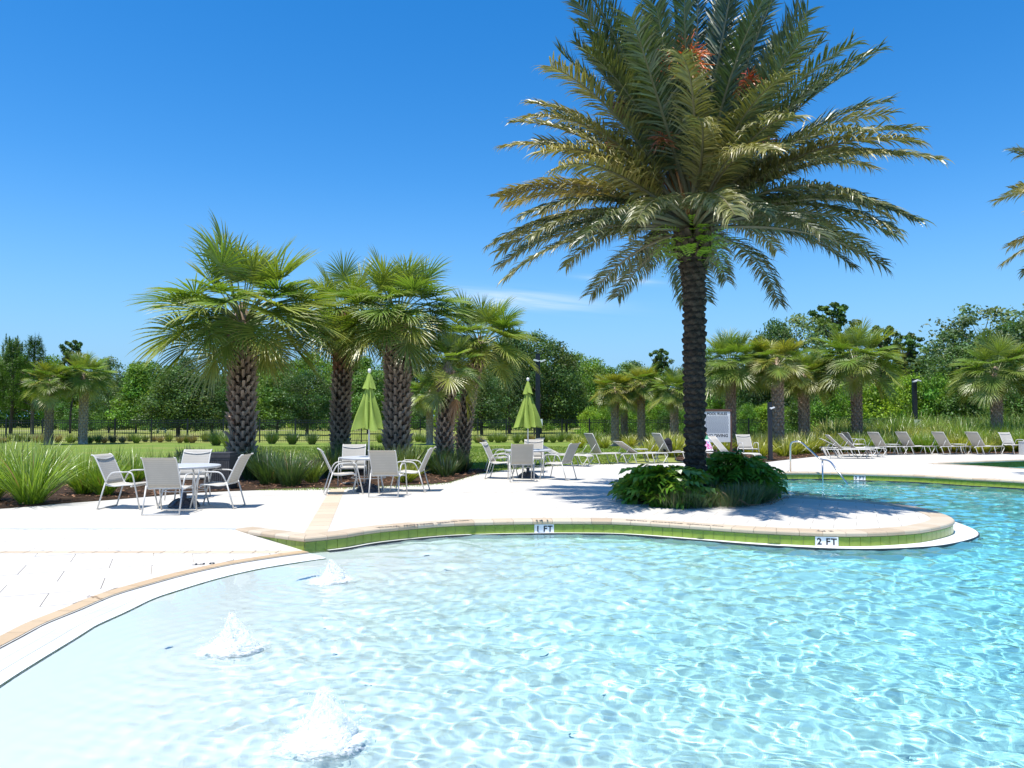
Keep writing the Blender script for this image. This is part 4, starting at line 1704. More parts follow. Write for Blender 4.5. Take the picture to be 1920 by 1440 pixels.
def make_chair():
    t = thing('patio_chair', 'chair', 'chair')
    W = 0.27
    T = 0.0125
    seat = [(0.27, 0.415), (0.24, 0.43), (0.10, 0.42), (-0.05, 0.405), (-0.17, 0.415), (-0.20, 0.44)]
    backp = [(-0.205, 0.445), (-0.235, 0.52), (-0.30, 0.66), (-0.375, 0.82), (-0.425, 0.91), (-0.455, 0.94), (-0.49, 0.945)]
    sheet(seat, -W + .01, W - .01, sag=0.02).build('seat', M_sling, t, smooth=True)
    sheet(backp, -W + .01, W - .01, sag=-0.015).build('backrest', M_sling, t, smooth=True)
    for s in (-1, 1):
        mb = MB()
        mb.tube([(x, s * W, z) for x, z in seat + backp], T, 7)
        mb.build('side_rail', M_frame, t, smooth=True)
        y = s * (W + 0.03)
        mb = MB()
        mb.tube(rounded([(0.42, y, 0.0), (0.275, y, 0.63), (0.20, y, 0.655)], 0.07), T * 1.05, 7)
        mb.build('leg', M_frame, t, smooth=True)
        mb = MB()
        mb.tube(rounded([(0.20, y, 0.655), (-0.11, y, 0.645), (-0.205, y, 0.47)], 0.08), T * 1.05, 7)
        mb.build('armrest', M_frame, t, smooth=True)
        mb = MB()
        mb.tube([(-0.205, y, 0.47), (-0.345, y, 0.0)], T * 1.05, 7)
        mb.build('leg', M_frame, t, smooth=True)
    mb = MB()
    mb.tube([(-0.34, -W - .03, 0.014), (-0.34, W + .03, 0.014)], T, 6)
    mb.build('floor_bar', M_frame, t, smooth=True)
    mb = MB()
    mb.tube([(0.25, -W - .03, 0.40), (0.25, W + .03, 0.40)], T, 6)
    mb.tube([(-0.19, -W - .03, 0.425), (-0.19, W + .03, 0.425)], T, 6)
    mb.build('cross_bar', M_frame, t, smooth=True)
    mb = MB()
    n = 9
    mb.tube([(-0.40 - 0.0, -W + 2 * W * i / (n - 1), 0.90 - 0.035 * math.sin(PI * i / (n - 1))) for i in range(n)], T * 0.8, 6)
    mb.build('back_bar', M_frame, t, smooth=True)
    return t


chair0 = make_chair()
first_chair = [True]


def chair(px, py, heading, label, group='sling chairs round the tables'):
    p = G(px, py)
    if first_chair[0]:
        o = chair0
        first_chair[0] = False
    else:
        o = copy_tree(chair0)
    o.location = p
    o.rotation_euler = (0, 0, R(heading))
    o['label'] = label
    o['group'] = group
    return o


def make_table():
    t = thing('patio_table', 'table', 'table')
    mb = MB()
    mb.lathe([(0.585, 0.715), (0.60, 0.70), (0.612, 0.712), (0.615, 0.735), (0.605, 0.744), (0.30, 0.746), (0.035, 0.746)], 40)
    mb.build('table_top', M_table, t, smooth=False)
    for k in range(4):
        a = R(45 + 90 * k)
        c, s = math.cos(a), math.sin(a)
        mb = MB()
        mb.tube(rounded([(0.12 * c, 0.12 * s, 0.70), (0.40 * c, 0.40 * s, 0.69), (0.36 * c, 0.36 * s, 0.35), (0.46 * c, 0.46 * s, 0.0)], 0.09), 0.014, 7)
        mb.build('leg', M_frame, t, smooth=True)
    mb = MB()
    mb.tube([(0.37 * math.cos(2 * PI * i / 24), 0.37 * math.sin(2 * PI * i / 24), 0.30) for i in range(24)], 0.009, 6, closed=True)
    mb.build('ring', M_frame, t, smooth=True)
    return t


def make_base():
    t = thing('umbrella_base', 'base', 'umbrella base')
    mb = MB()
    mb.lathe([(0.27, 0.0), (0.275, 0.02), (0.25, 0.05), (0.19, 0.10), (0.10, 0.14), (0.045, 0.155), (0.04, 0.28), (0.03, 0.29)], 28)
    mb.build('dome', M_base, t, smooth=True)
    for k in range(10):
        a = 2 * PI * k / 10
        mb = MB()
        mb.tube([(r * math.cos(a), r * math.sin(a), z) for r, z in ((0.262, 0.045), (0.245, 0.065), (0.19, 0.112), (0.10, 0.151))], 0.008, 5)
        mb.build('rib', M_base, t, smooth=True)
    return t


M_canopy = None
m, nt, out = new_mat('lime_canvas')
v = objvec(nt)
cc = ramp(nt, noise(nt, 4, 5, 0.6, v), [(0.3, (0.37, 0.50, 0.105)), (0.7, (0.45, 0.57, 0.14))])
d = nt.nodes.new('ShaderNodeBsdfDiffuse')
tt = nt.nodes.new('ShaderNodeBsdfTranslucent')
mx = nt.nodes.new('ShaderNodeMixShader')
mx.inputs[0].default_value = 0.3
nt.links.new(cc, d.inputs[0])
nt.links.new(cc, tt.inputs[0])
nt.links.new(d.outputs[0], mx.inputs[1])
nt.links.new(tt.outputs[0], mx.inputs[2])
nt.links.new(mx.outputs[0], out.inputs['Surface'])
M_canopy = m


def canopy_mesh(seed, prof, folds=8, depth=0.55, N=96, M=18, hem=0.05):
    """hanging folded cloth; prof(t) gives mean radius and height from the top (t=0) to the hem"""
    r = random.Random(seed)
    ph = [r.uniform(0, 2 * PI) for _ in range(6)]
    am = [r.uniform(0.75, 1.2) for _ in range(folds)]
    mb = MB()
    vs = []
    for side in (0, 1):
        for i in range(M + 1):
            t = i / M
            rad, z = prof(t)
            for k in range(N):
                a = 2 * PI * k / N
                u = a * folds / (2 * PI)
                f = u - math.floor(u)
                j = int(math.floor(u)) % folds
                w = (1 - abs(2 * f - 1) ** 1.3)        # ridge between two pleats
                amp = depth * min(1, 0.25 + t * 1.1)
                q = rad * (1 + amp * (w * am[j] - 0.55) + 0.08 * math.sin(2 * a + ph[0]) + 0.10 * t * math.sin(3 * a + ph[1] + 2 * t))
                aa = a + 0.22 * t * math.sin(5 * a + ph[2] + 3 * t) + 0.25 * t
                dz = -hem * t ** 3 * (w - 0.4) + 0.02 * t * math.sin(4 * a + ph[3])
                q = max(0.025, q) - 0.004 * side
                vs.append((q * math.cos(aa), q * math.sin(aa), z + dz))
    m = (M + 1) * N
    fs = []
    for i in range(M):
        for k in range(N):
            k2 = (k + 1) % N
            a, b = i * N + k, i * N + k2
            fs.append((a, a + N, b + N, b))
            fs.append((m + a, m + b, m + b + N, m + a + N))
    mb.add(vs, fs)
    return mb


def umbrella(px, py, label, seed, height=2.62, flare=0.255, low=1.36):
    p = G(px, py)
    t = thing('closed_umbrella', label, 'umbrella', p, 0, 'closed green umbrellas standing in the tables')
    mb = MB()
    mb.tube([(0, 0, 0.29), (0, 0, height - 0.05)], 0.019, 10)
    mb.build('pole', M_frame, t, smooth=True)
    mb = MB()
    mb.lathe([(0.012, height - 0.05), (0.035, height - 0.02), (0.04, height + 0.02), (0.022, height + 0.05)], 12)
    mb.build('finial', M_white, t, smooth=True)
    h1 = height - 0.05
    canopy_mesh(seed, lambda t_: (0.04 + 0.05 * t_ + (flare - 0.09) * t_ ** 0.95, h1 - 0.22 - (h1 - 0.22 - low) * t_), 8, 0.85).build('canopy', M_canopy, t, smooth=True)
    canopy_mesh(seed + 1, lambda t_: (0.028 + 0.10 * t_, h1 - 0.33 * t_), 8, 0.30, M=8, hem=0.03).build('top_vent', M_canopy, t, smooth=True)
    mb = MB()
    for k in range(10):
        a = 2 * PI * k / 10
    mb.tube([(0.105 * math.cos(2 * PI * i / 20), 0.105 * math.sin(2 * PI * i / 20), h1 - 0.62 + 0.02 * math.sin(4 * PI * i / 20)) for i in range(20)], 0.008, 5, closed=True)
    mb.build('tie_strap', M_canopy, t, smooth=True)
    return t


table0 = make_table()
base0 = make_base()
sets = [((345, 950), 'table without an umbrella, nearest to the camera on the left'), ((691, 921), 'table carrying the left closed green umbrella'),
        ((990, 895.5), 'table carrying the right closed green umbrella')]
blab = ['dark domed umbrella base standing empty under the nearest table', 'dark ribbed base of the left green umbrella', 'dark ribbed base of the right green umbrella']
for i, ((px, py), lab) in enumerate(sets):
    o = table0 if i == 0 else copy_tree(table0)
    o.location = G(px, py)
    o.rotation_euler = (0, 0, R(12 * i))
    o['label'] = 'round grey patio ' + lab
    o['group'] = 'round patio tables'
    b = base0 if i == 0 else copy_tree(base0)
    b.location = G(px, py)
    b['label'] = blab[i]
    b['group'] = 'umbrella bases'
umbrella(691, 921, 'closed lime green umbrella in front of the thick palm trunk', 3)
umbrella(990, 895.5, 'closed lime green umbrella standing beside the tall black lamp post', 9, flare=0.285)

chair(236, 952, -3, 'sling chair left of the nearest table, facing right')
chair(317, 961.5, 92, 'sling chair with its back to the camera at the nearest table')
chair(413, 951, 181, 'sling chair right of the nearest table, seen from the side')
chair(354, 934, -88, 'sling chair on the far side of the nearest table, facing the camera')
chair(640, 925.5, 18, 'sling chair left of the middle table, turned partly away')
chair(727, 929.5, 84, 'sling chair with its back to the camera at the middle table')
chair(772, 920.5, 176, 'sling chair right of the middle table, seen from the side')
chair(661, 909, -83, 'sling chair on the far side of the middle table, before the grass clump')
chair(938, 897, -12, 'sling chair left of the farther umbrella table, facing right')
chair(977, 902, 94, 'sling chair with its back to the camera at the farther umbrella table')
chair(1049, 899, 150, 'sling chair right of the farther umbrella table, turned away')
chair(1000, 885.5, -94, 'sling chair on the far side of the farther umbrella table')
chair(934, 884, 14, 'sling chair second in line left of the farther umbrella table')
chair(1402, 862, -84, 'armchair facing the camera beside the shortest lamp post', 'single sling armchairs by the beds')
chair(1604, 850.5, 2, 'armchair seen from the side behind the crossing loungers', 'single sling armchairs by the beds')
chair(1899, 852, -80, 'armchair facing the camera at the right edge beyond the last lounger', 'single sling armchairs by the beds')


def make_lounger(beta):
    t = thing('sun_lounger', 'lounger', 'sun lounger')
    W = 0.30
    T = 0.014
    L = 0.95
    h = 0.36
    bl = 0.78
    hx = -0.22
    cb, sb = math.cos(beta), math.sin(beta)
    bp = [(hx - bl * cb * f, h + bl * sb * f) for f in (0.0, 0.25, 0.5, 0.75, 1.0)]
    sheet(bp, -W + .012, W - .012, ny=4, sag=0.015).build('backrest', M_sling, t, smooth=True)
    sp = [(hx + 0.02, h), (0.1, h - 0.004), (0.45, h - 0.004), (0.80, h), (0.90, h - 0.01), (0.95, h - 0.05)]
    sheet(sp, -W + .012, W - .012, ny=4, sag=0.012).build('seat', M_sling, t, smooth=True)
    for s in (-1, 1):
        mb = MB()
        mb.tube(rounded([(-0.93, s * W, h - 0.06), (-0.88, s * W, h), (0.88, s * W, h), (0.96, s * W, h - 0.06), (0.90, s * W, h - 0.16)], 0.07), T, 6)
        mb.build('side_rail', M_frame, t, smooth=True)
        mb = MB()
        mb.tube([(x, s * (W - 0.015), z) for x, z in bp], T, 6)
        mb.build('back_frame', M_frame, t, smooth=True)
    for x0, x1 in ((-0.86, -0.70), (-0.46, -0.30)):
        mb = MB()
        mb.tube(rounded([(x0, -W, h), (x1, -W, 0.014), (x1, W, 0.014), (x0, W, h)], 0.05), T, 6)
        mb.build('leg', M_frame, t, smooth=True)
    for x0, x1 in ((0.30, 0.42), (0.93, 0.76)):
        mb = MB()
        mb.tube(rounded([(x0, -W, h - (0.1 if x0 > .9 else 0)), (x1, -W, 0.014), (x1, W, 0.014), (x0, W, h - (0.1 if x0 > .9 else 0))], 0.05), T, 6)
        mb.build('leg', M_frame, t, smooth=True)
    mb = MB()
    for s in (-1, 1):
        mb.tube([(hx - bl * cb * 0.55, s * (W - .03), h + bl * sb * 0.55), (-0.72, s * (W - .03), h - 0.02)], T * 0.7, 5)
    mb.tube([(bp[-1][0], -W + .01, bp[-1][1]), (bp[-1][0], W - .01, bp[-1][1])], T, 6)
    mb.build('back_support', M_frame, t, smooth=True)
    return t


lprot = {}


def lounger(px, py, heading, beta, label, group='sun loungers on the far deck'):
    p = G(px, py)
    if beta not in lprot:
        lprot[beta] = make_lounger(R(beta))
        o = lprot[beta]
    else:
        o = copy_tree(lprot[beta])
    o.location = p
    o.rotation_euler = (0, 0, R(heading))
    o['label'] = label
    o['group'] = group
    return o


lounger(1131, 869.5, 24, 62, 'lounger with upright back at the lawn edge, leftmost of the row')
lounger(1200, 869, 22, 32, 'lounger with a half lowered back, second from the left')
lgC = lounger(1258, 866.5, 20, 60, 'lounger with raised back holding the black backpack')
lounger(1057, 873, -25, 24, 'low-backed lounger just behind the farther umbrella table')
lounger(975, 872.5, 150, 45, 'lounger behind the farther umbrella table, half hidden by its chairs')
lounger(1372, 868.5, -38, 48, 'lounger under the pool rules sign, right of the palm trunk')
lgT = lounger(1336, 867.5, -60, 58, 'lounger draped with a coloured beach towel beside the palm trunk')
lounger(1590, 859.5, -9, 45, 'nearest of the crossing loungers beside the pool handrail')
lounger(1612, 856.5, -8, 48, 'middle one of the crossing loungers, behind the nearest one')
lounger(1583, 855.0, -14, 27, 'lounger with a nearly flat back between the crossing loungers')
lounger(1660, 853, 22, 52, 'lounger left of the first small side table')
lounger(1712, 852, 22, 52, 'lounger between the first side table and the white-signed lamp post')
lounger(1780, 852, 22, 52, 'lounger left of the second small side table')
lounger(1843, 852, 22, 52, 'lounger right of the second small side table, last of the row')


def make_side_table():
    t = thing('side_table', 'side table', 'side table')
    mb = MB()
    mb.box((0, 0, 0.43), (0.46, 0.46, 0.025))
    mb.build('table_top', M_frame, t)
    for sx in (-1, 1):
        for sy in (-1, 1):
            mb = MB()
            mb.tube([(sx * 0.19, sy * 0.19, 0.42), (sx * 0.22, sy * 0.22, 0)], 0.012, 6)
            mb.build('leg', M_frame, t, smooth=True)
    return t


st0 = make_side_table()
for i, (px, py, lab) in enumerate(((1674, 851.5, 'small side table in the left half of the right-hand lounger row'), (1797, 851, 'small side table between the last two loungers'),
                                   (1202, 864, 'small side table behind the half lowered lounger'))):
    o = st0 if i == 0 else copy_tree(st0)
    o.location = G(px, py)
    o['label'] = lab
    o['group'] = 'small side tables'

# towel on a lounger back
m, nt, out = new_mat('striped_beach_towel')
v = objvec(nt)
sx = nt.nodes.new('ShaderNodeSeparateXYZ')
nt.links.new(v, sx.inputs[0])
c = ramp(nt, nmath(nt, 'DIVIDE', sx.outputs[2], 0.75), [(0.0, (0.75, 0.74, 0.76)), (0.10, (0.70, 0.62, 0.72)), (0.52, (0.78, 0.78, 0.78)), (0.56, (0.10, 0.33, 0.18)), (0.74, (0.10, 0.33, 0.18)), (0.76, (0.28, 0.16, 0.08))])
c.node.color_ramp.interpolation = 'CONSTANT'
blot = ramp(nt, noise(nt, 9, 2, 0.5, v), [(0.40, (0.62, 0.16, 0.42)), (0.5, (0.70, 0.62, 0.74)), (0.6, (0.25, 0.36, 0.68))])
blot.node.color_ramp.interpolation = 'CONSTANT'
zone = nmath(nt, 'MULTIPLY', nmath(nt, 'GREATER_THAN', sx.outputs[2], 0.08), nmath(nt, 'LESS_THAN', sx.outputs[2], 0.36))
c = mixc(nt, c, blot, zone)
principled(nt, out, c, 0.9, bump(nt, noise(nt, 90, 3, 0.6, v), 0.4, 0.01), 0.1)
M_towel = m
ltp = lgT.location
mb = MB()
vs, n, k_ = [], 12, 8
h_ = R(58)
for i in range(n + 1):
    t = i / n
    for k in range(k_ + 1):
        u = k / k_ - 0.5
        z = 0.02 + 0.72 * t
        x = -0.05 + 0.02 * math.sin(9 * u + 3 * t) - z / math.tan(h_) * 1.0
        vs.append((x, u * 0.56, z))
for i in range(n + 1):
    t = i / n
    for k in range(k_ + 1):
        q = Vector(vs[i * (k_ + 1) + k])
        vs.append(q + Vector((-0.012, 0, -0.008)))
m0 = (n + 1) * (k_ + 1)
fs = []
for i in range(n):
    for k in range(k_):
        a = i * (k_ + 1) + k
        fs.append((a, a + 1, a + k_ + 2, a + k_ + 1))
        fs.append((m0 + a, m0 + a + k_ + 1, m0 + a + k_ + 2, m0 + a + 1))
mb.add(vs, fs)
hd = R(-60)
tw = mb.build('beach_towel', M_towel, None, smooth=True, loc=(ltp.x + math.cos(hd) * (-0.14), ltp.y + math.sin(hd) * (-0.14), 0.39))
tw.rotation_euler = (0, 0, hd)
tag(tw, 'beach towel with brown, green and pink-blue patterned bands hung over a lounger', 'towel')

# black backpack standing on the lounger
bp_ = thing('backpack', 'black backpack standing on a lounger seat, left of the palm trunk', 'backpack')
bp_.location = lgC.location + Vector((-0.12, -0.05, 0.375))
mb = MB()
NB, NR = 14, 10
vs = []
for i in range(NR + 1):
    t = i / NR
    z = 0.50 * t
    wx = 0.16 * (1 - 0.25 * t ** 3) * (1 if t < 0.75 else math.sqrt(max(0.02, 1 - ((t - 0.75) / 0.26) ** 2)))
    wy = 0.12 * (1 - 0.35 * t) * (1 if t < 0.8 else math.sqrt(max(0.02, 1 - ((t - 0.8) / 0.21) ** 2)))
    for k in range(NB):
        a = 2 * PI * k / NB
        c, s = math.cos(a), math.sin(a)
        vs.append((wx * math.copysign(abs(c) ** 0.6, c) + 0.006 * math.sin(5 * a + 7 * t), wy * math.copysign(abs(s) ** 0.6, s), z))
fs = [(i * NB + k, i * NB + (k + 1) % NB, (i + 1) * NB + (k + 1) % NB, (i + 1) * NB + k) for i in range(NR) for k in range(NB)]
fs.append(tuple(range(NB))[::-1])
fs.append(tuple(NR * NB + k for k in range(NB)))
mb.add(vs, fs)
mb.build('body', M_pack, bp_, smooth=True)
mb = MB()
mb.box((0, -0.135, 0.15), (0.22, 0.05, 0.2))
mb.box((0, -0.128, 0.33), (0.18, 0.035, 0.10))
mb.build('pocket', M_pack, bp_)
mb = MB()
mb.tube([(-0.03, 0, 0.49), (-0.02, 0, 0.53), (0.02, 0, 0.53), (0.03, 0, 0.49)], 0.008, 5)
mb.build('handle', M_pack, bp_)
for s in (-1, 1):
    mb = MB()
    mb.tube([(s * 0.08, 0.10, 0.44), (s * 0.12, 0.17, 0.30), (s * 0.13, 0.15, 0.10), (s * 0.12, 0.10, 0.04)], 0.014, 5)
    mb.build('strap', M_pack, bp_)
mb = MB()
mb.box((0, 0, 0.02), (0.22, 0.15, 0.035), R(20))
mb.box((0.02, 0.01, 0.045), (0.16, 0.12, 0.02), R(-8))
o = mb.build('folded_cloth', M_sling, None, loc=lgC.location + Vector((0.22, -0.1, 0.375)))
tag(o, 'small folded pale cloth lying beside the black backpack', 'cloth')

# ------------------------------------------------------------------ handrail
hr = thing('pool_handrail', 'stainless steel stair handrail going down into the far pool', 'handrail', G(1480, 884))
o0 = G(1480, 884)


def at(px, py, d):
    return Vector((X(px, d), d, Z(py, d))) - o0


mb = MB()
mb.tube(rounded([at(1480, 884, 22.8), at(1480.5, 829, 22.8), at(1499, 827, 22.6), at(1535, 861, 22.35), at(1554, 864, 22.0), at(1590, 913, 20.9)], 0.14, 6), 0.024, 10)
mb.build('rail', M_steel, hr, smooth=True)
mb = MB()
mb.tube([at(1540, 863, 22.28), at(1540, 930, 22.28)], 0.022, 10)
mb.build('post', M_steel, hr, smooth=True)
mb = MB()
mb.lathe([(0.06, 0), (0.06, 0.012), (0.03, 0.02)], 16)
mb.build('floor_flange', M_steel, hr, smooth=True)
hr2 = [G(1496, 881.5), ]

# ------------------------------------------------------------------ bins
bn = thing('towel_bin', 'dark grey ribbed bin between the nearest table and the big palm', 'bin', G(408, 918.5) + Vector((0, 0.25, 0)))
mb = MB()
mb.box((0, 0, 0.36), (0.52, 0.50, 0.70))
mb.build('body', M_bin, bn)
for k in range(11):
    mb = MB()
    mb.box((-0.235 + 0.047 * k, -0.258, 0.36), (0.034, 0.018, 0.56))
    mb.build('slat', M_bin, bn)
mb = MB()
mb.box((0, -0.01, 0.735), (0.55, 0.54, 0.05))
mb.build('rim', M_bin, bn)
mb = MB()
mb.box((0, 0.0, 0.79), (0.50, 0.46, 0.06))
mb.build('lid', M_bin, bn)
mb = MB()
mb.box((0, -0.258, 0.045), (0.53, 0.02, 0.06))
mb.box((0, -0.258, 0.675), (0.53, 0.02, 0.05))
mb.build('trim', M_bin, bn)
gb = thing('waste_bin', 'pale grey bin cut off by the right edge, beside the last armchair', 'bin', G(1923, 853))
mb = MB()
mb.box((0, 0, 0.28), (0.35, 0.35, 0.56))
mb.build('body', M_greybin, gb)
mb = MB()
mb.box((0, 0, 0.575), (0.38, 0.38, 0.03))
mb.build('lid', M_greybin, gb)

# ------------------------------------------------------------------ lettering
def text_mesh(s, size, offset=0.0, extrude=0.0, spacing=1.0):
    cu = bpy.data.curves.new('lettering', 'FONT')
    cu.body = s
    cu.size = size
    offset = offset or size * 0.02
    cu.align_x = 'CENTER'
    cu.align_y = 'CENTER'
    cu.offset = offset
    cu.extrude = extrude
    cu.space_character = spacing
    cu.resolution_u = 3
    ob = bpy.data.objects.new('lettering_source', cu)
    col.objects.link(ob)
    dg = bpy.context.evaluated_depsgraph_get()
    me = bpy.data.meshes.new_from_object(ob.evaluated_get(dg))
    bpy.data.objects.remove(ob)
    bpy.data.curves.remove(cu)
    me.name = 'lettering'
    me.materials.clear()
    return me


def near_edge(pt):
    best = min(range(1, len(edge) - 1), key=lambda i: (edge[i] - pt).length_squared)
    t = (edge[best + 1] - edge[best - 1]).normalized()
    return edge[best], t, Vector((t.y, -t.x))


def wall_marker(pt, txt, label, right=None):
    _, t, n = near_edge(pt)
    p = pt
    ang = math.atan2(t.y, t.x)
    # facing the water: local -Y is the outward side
    th = thing('depth_marker', label, 'depth marker', (p.x, p.y, -0.126), ang)
    for s in (-1, 1):
        o = obj('marker_tile', white_me, None, th, (s * 0.0762, -0.005, 0))
    me = text_mesh(txt, 0.125, 0.004, 0.0, 1.15)
    o = obj('lettering', me, M_ink, th, (0, -0.0125, -0.002), (R(90), 0, 0))
    return th


wall_marker(mk1, '1 FT', 'depth tile reading 1 FT on the green wall, left of the planter')
wall_marker(mk2, '2 FT', 'depth tile reading 2 FT on the green wall near the peninsula tip')
wall_marker(mk3, '3 FT', 'depth tile reading 3 FT on the far pool wall by the handrail')


def deck_text(px, py, txt, size, ang, label, z=0.010, spacing=1.05, sy=1.0):
    p = G(px, py, z)
    me = text_mesh(txt, size, size * 0.035, 0, spacing)
    o = obj('painted_text', me, M_ink, None, p, (0, 0, ang), (1, sy, 1))
    return tag(o, label, 'painted text')


def edge_dir(px, py):
    p, t, n = near_edge(G(px, py).xy)
    return math.atan2(t.y, t.x)


deck_text(1262, 980.5, 'NO DIVING  SHALLOW  WATER', 0.10, edge_dir(1262, 980) + PI, 'black words NO DIVING SHALLOW WATER on the coping in front of the planter', 0.0115)
deck_text(795, 982.0, 'NO DIVING  SHALLOW  WATER', 0.10, edge_dir(795, 982) + PI, 'black words NO DIVING SHALLOW WATER on the coping left of the 1 FT tile', 0.0115)
deck_text(1016, 975, '1 FT', 0.12, edge_dir(1016, 975) + PI, 'black 1 FT painted on the coping left of the planter', 0.0115)
deck_text(1546, 995.5, '2 FT', 0.12, edge_dir(1546, 995) + PI, 'black 2 FT painted on the coping near the peninsula tip', 0.0115)
deck_text(382, 1056.5, '0 FT', 0.13, R(18) + PI, 'black 0 FT painted on the beach deck beside the brown band', LOWZ + 0.006)
# wall of the second pool
sh = MB()
p2 = [p for p in pool2]
p2c = p2 + [p2[0]]
area = sum(p2c[i].cross(p2c[i + 1]) for i in range(len(p2)))
strip(sh, p2c, p2c, -0.05, -0.9, flip=area < 0)
strip(sh, p2c, p2c, -0.05, -0.9, flip=area >= 0)
w2 = sh.build('second_pool_wall', M_tile)
tag(w2, kind='structure', label='green tiled wall of the second pool at the right edge')
cx_ = sum(p2, Vector((0, 0))) / len(p2)
for i in range(len(p2)):
    a, b = p2c[i], p2c[i + 1]
    t = (b - a).normalized()
    n = Vector((t.y, -t.x))
    if (cx_ - a).dot(n) < 0:
        n = -n
    mb = MB()
    g = (b - a) * 0.01
    vs = []
    for d_, z_ in ((-0.28, -0.05), (-0.28, 0.007), (0.02, 0.009), (0.03, -0.02), (0.025, -0.05)):
        vs += [(a.x + g.x + n.x * d_, a.y + g.y + n.y * d_, z_), (b.x - g.x + n.x * d_, b.y - g.y + n.y * d_, z_)]
    mb.add(vs, [(0, 1, 3, 2), (2, 3, 5, 4), (4, 5, 7, 6), (6, 7, 9, 8), (0, 2, 4, 6, 8), (9, 7, 5, 3, 1)])
    mb.build('coping_stone', M_coping, w2)
th = thing('depth_marker', 'faint depth tile reading 3 FT on the second pool, right edge', 'depth marker', (0, 0, 0))
pm = G(1846, 867.5, -0.1)
th.location = (pm.x, pm.y + 0.15, -0.12)
for s in (-1, 1):
    obj('marker_tile', white_me, None, th, (s * 0.0762, -0.03, 0))
obj('lettering', text_mesh('3 FT', 0.125, 0.004, 0.0, 1.15), M_ink, th, (0, -0.0385, -0.002), (R(90), 0, 0))
fl2 = ring_fill([pool2], -0.85).build('second_pool_floor', m_ := simple('aqua_plaster', (0.25, 0.68, 0.74), 0.6, 0.1, 2))
tag(fl2, kind='structure', label='aqua floor of the second pool')
x_, y_ = np.meshgrid(np.linspace(14.5, 26, 160), np.linspace(22.5, 32, 120))
kp = in_poly(x_[:-1, :-1], y_[:-1, :-1], pool2)
idx = np.arange(160 * 120).reshape(120, 160)
fq = np.stack([idx[:-1, :-1], idx[:-1, 1:], idx[1:, 1:], idx[1:, :-1]], -1)[kp]
zz = -0.22 + 0.004 * np.sin(x_ * 9 + 2 * np.sin(y_ * 3)) * np.sin(y_ * 11 + np.sin(x_ * 4))
used = np.zeros(160 * 120, bool)
used[fq.ravel()] = True
remap = np.cumsum(used) - 1
vv = np.stack([x_.ravel(), y_.ravel(), zz.ravel()], 1)[used]
w2_ = obj('second_pool_water', np_mesh('second_pool_water', vv, remap[fq], smooth=True), M_water)
tag(w2_, kind='structure', label='turquoise water of the second pool at the right edge')
w2_.cycles.is_caustics_caster = True
fl2.cycles.is_caustics_receiver = True

# ------------------------------------------------------------------ fence
def fence(x0, d0, x1, d1, step, label, h=1.5, ppm=8):
    """black picket fence from pixel column x0 at depth d0 to x1 at d1"""
    a, b = Vector((X(x0, d0), d0)), Vector((X(x1, d1), d1))
    L = (b - a).length
    t = (b - a).normalized()
    th = thing('fence', label, 'fence', (a.x, a.y, -0.03), math.atan2(t.y, t.x))
    n = max(1, int(round(L / step)))
    st = L / n
    pm_ = MB()
    pm_.box((0, 0, h / 2 + 0.03), (0.075, 0.075, h + 0.06))
    pm_.box((0, 0, h + 0.07), (0.09, 0.09, 0.03))
    pme = pm_.mesh('post')
    pme.materials.append(M_black)
    for i in range(n + 1):
        obj('post', pme, None, th, (i * st, 0, 0))
    rm = MB()
    rm.box((st / 2, 0, 0), (st - 0.08, 0.03, 0.035))
    rme = rm.mesh('rail')
    rme.materials.append(M_black)
    for i in range(n):
        for z in (h - 0.04, h - 0.20, 0.12):
            obj('rail', rme, None, th, (i * st, 0, z))
    pk = MB()
    m = int(L / 0.115)
    for k in range(m + 1):
        pk.box((k * L / m, 0, h / 2), (0.018, 0.018, h - 0.08))
    o = pk.build('pickets', M_black, th)
    o['kind'] = 'stuff'
    return th


fence(-260, 50, 622, 50.5, 2.3, 'black picket fence behind the left lawn, left of the middle palms')
fence(622, 51, 1545, 56, 1.98, 'black picket fence running from the middle palms to behind the loungers')
fence(1545, 56, 2150, 51, 2.1, 'black picket fence grown over by shrubs on the right')

# ------------------------------------------------------------------ lamp posts
def lamp_post(px, d, top_py, w, label, heads, box=None, plate=None):
    h = Z(top_py, d)
    t = thing('lamp_post', label, 'lamp post', (X(px, d), d, -0.03), 0, 'black lamp posts')
    mb = MB()
    mb.box((0, 0, h / 2 + 0.015), (w, w, h + 0.03))
    mb.box((0, 0, 0.05), (w * 1.35, w * 1.35, 0.1))
    mb.box((0, 0, h + 0.04), (w * 1.06, w * 1.06, 0.03))
    mb.build('post', M_black, t)
    for sx, dz, tilt in heads:
        hd_ = MB()
        m3 = Matrix.Rotation(tilt, 3, 'Y')
        hd_.box((sx, -w * 0.7, h + dz), (0.34 * w / 0.3, 0.2 * w / 0.3, 0.10 * w / 0.3), m=m3)
        hd_.box((sx * 0.5, -w * 0.55, h + dz), (abs(sx) + 0.05, 0.04, 0.04))
        hd_.build('floodlight', M_white, t)
    if box:
        mb = MB()
        mb.box((box[0], -w * 0.75, Z(box[1], d)), (box[2], 0.12, box[3]))
        mb.build('box', M_white, t)
    if plate:
        mb = MB()
        mb.box((plate[0], -w * 0.6, Z(plate[1], d)), (plate[2], 0.02, plate[3]))
        p_ = mb.build('sign_plate', M_white, t)
        mb = MB()
        mb.box((plate[0] + plate[2] * 0.28, -w * 0.6 - 0.013, Z(plate[1], d) + plate[3] * 0.25), (plate[2] * 0.2, 0.004, plate[3] * 0.2))
        mb.build('mark', simple('blue_mark', (0.05, 0.10, 0.35), 0.5), p_)
    return t


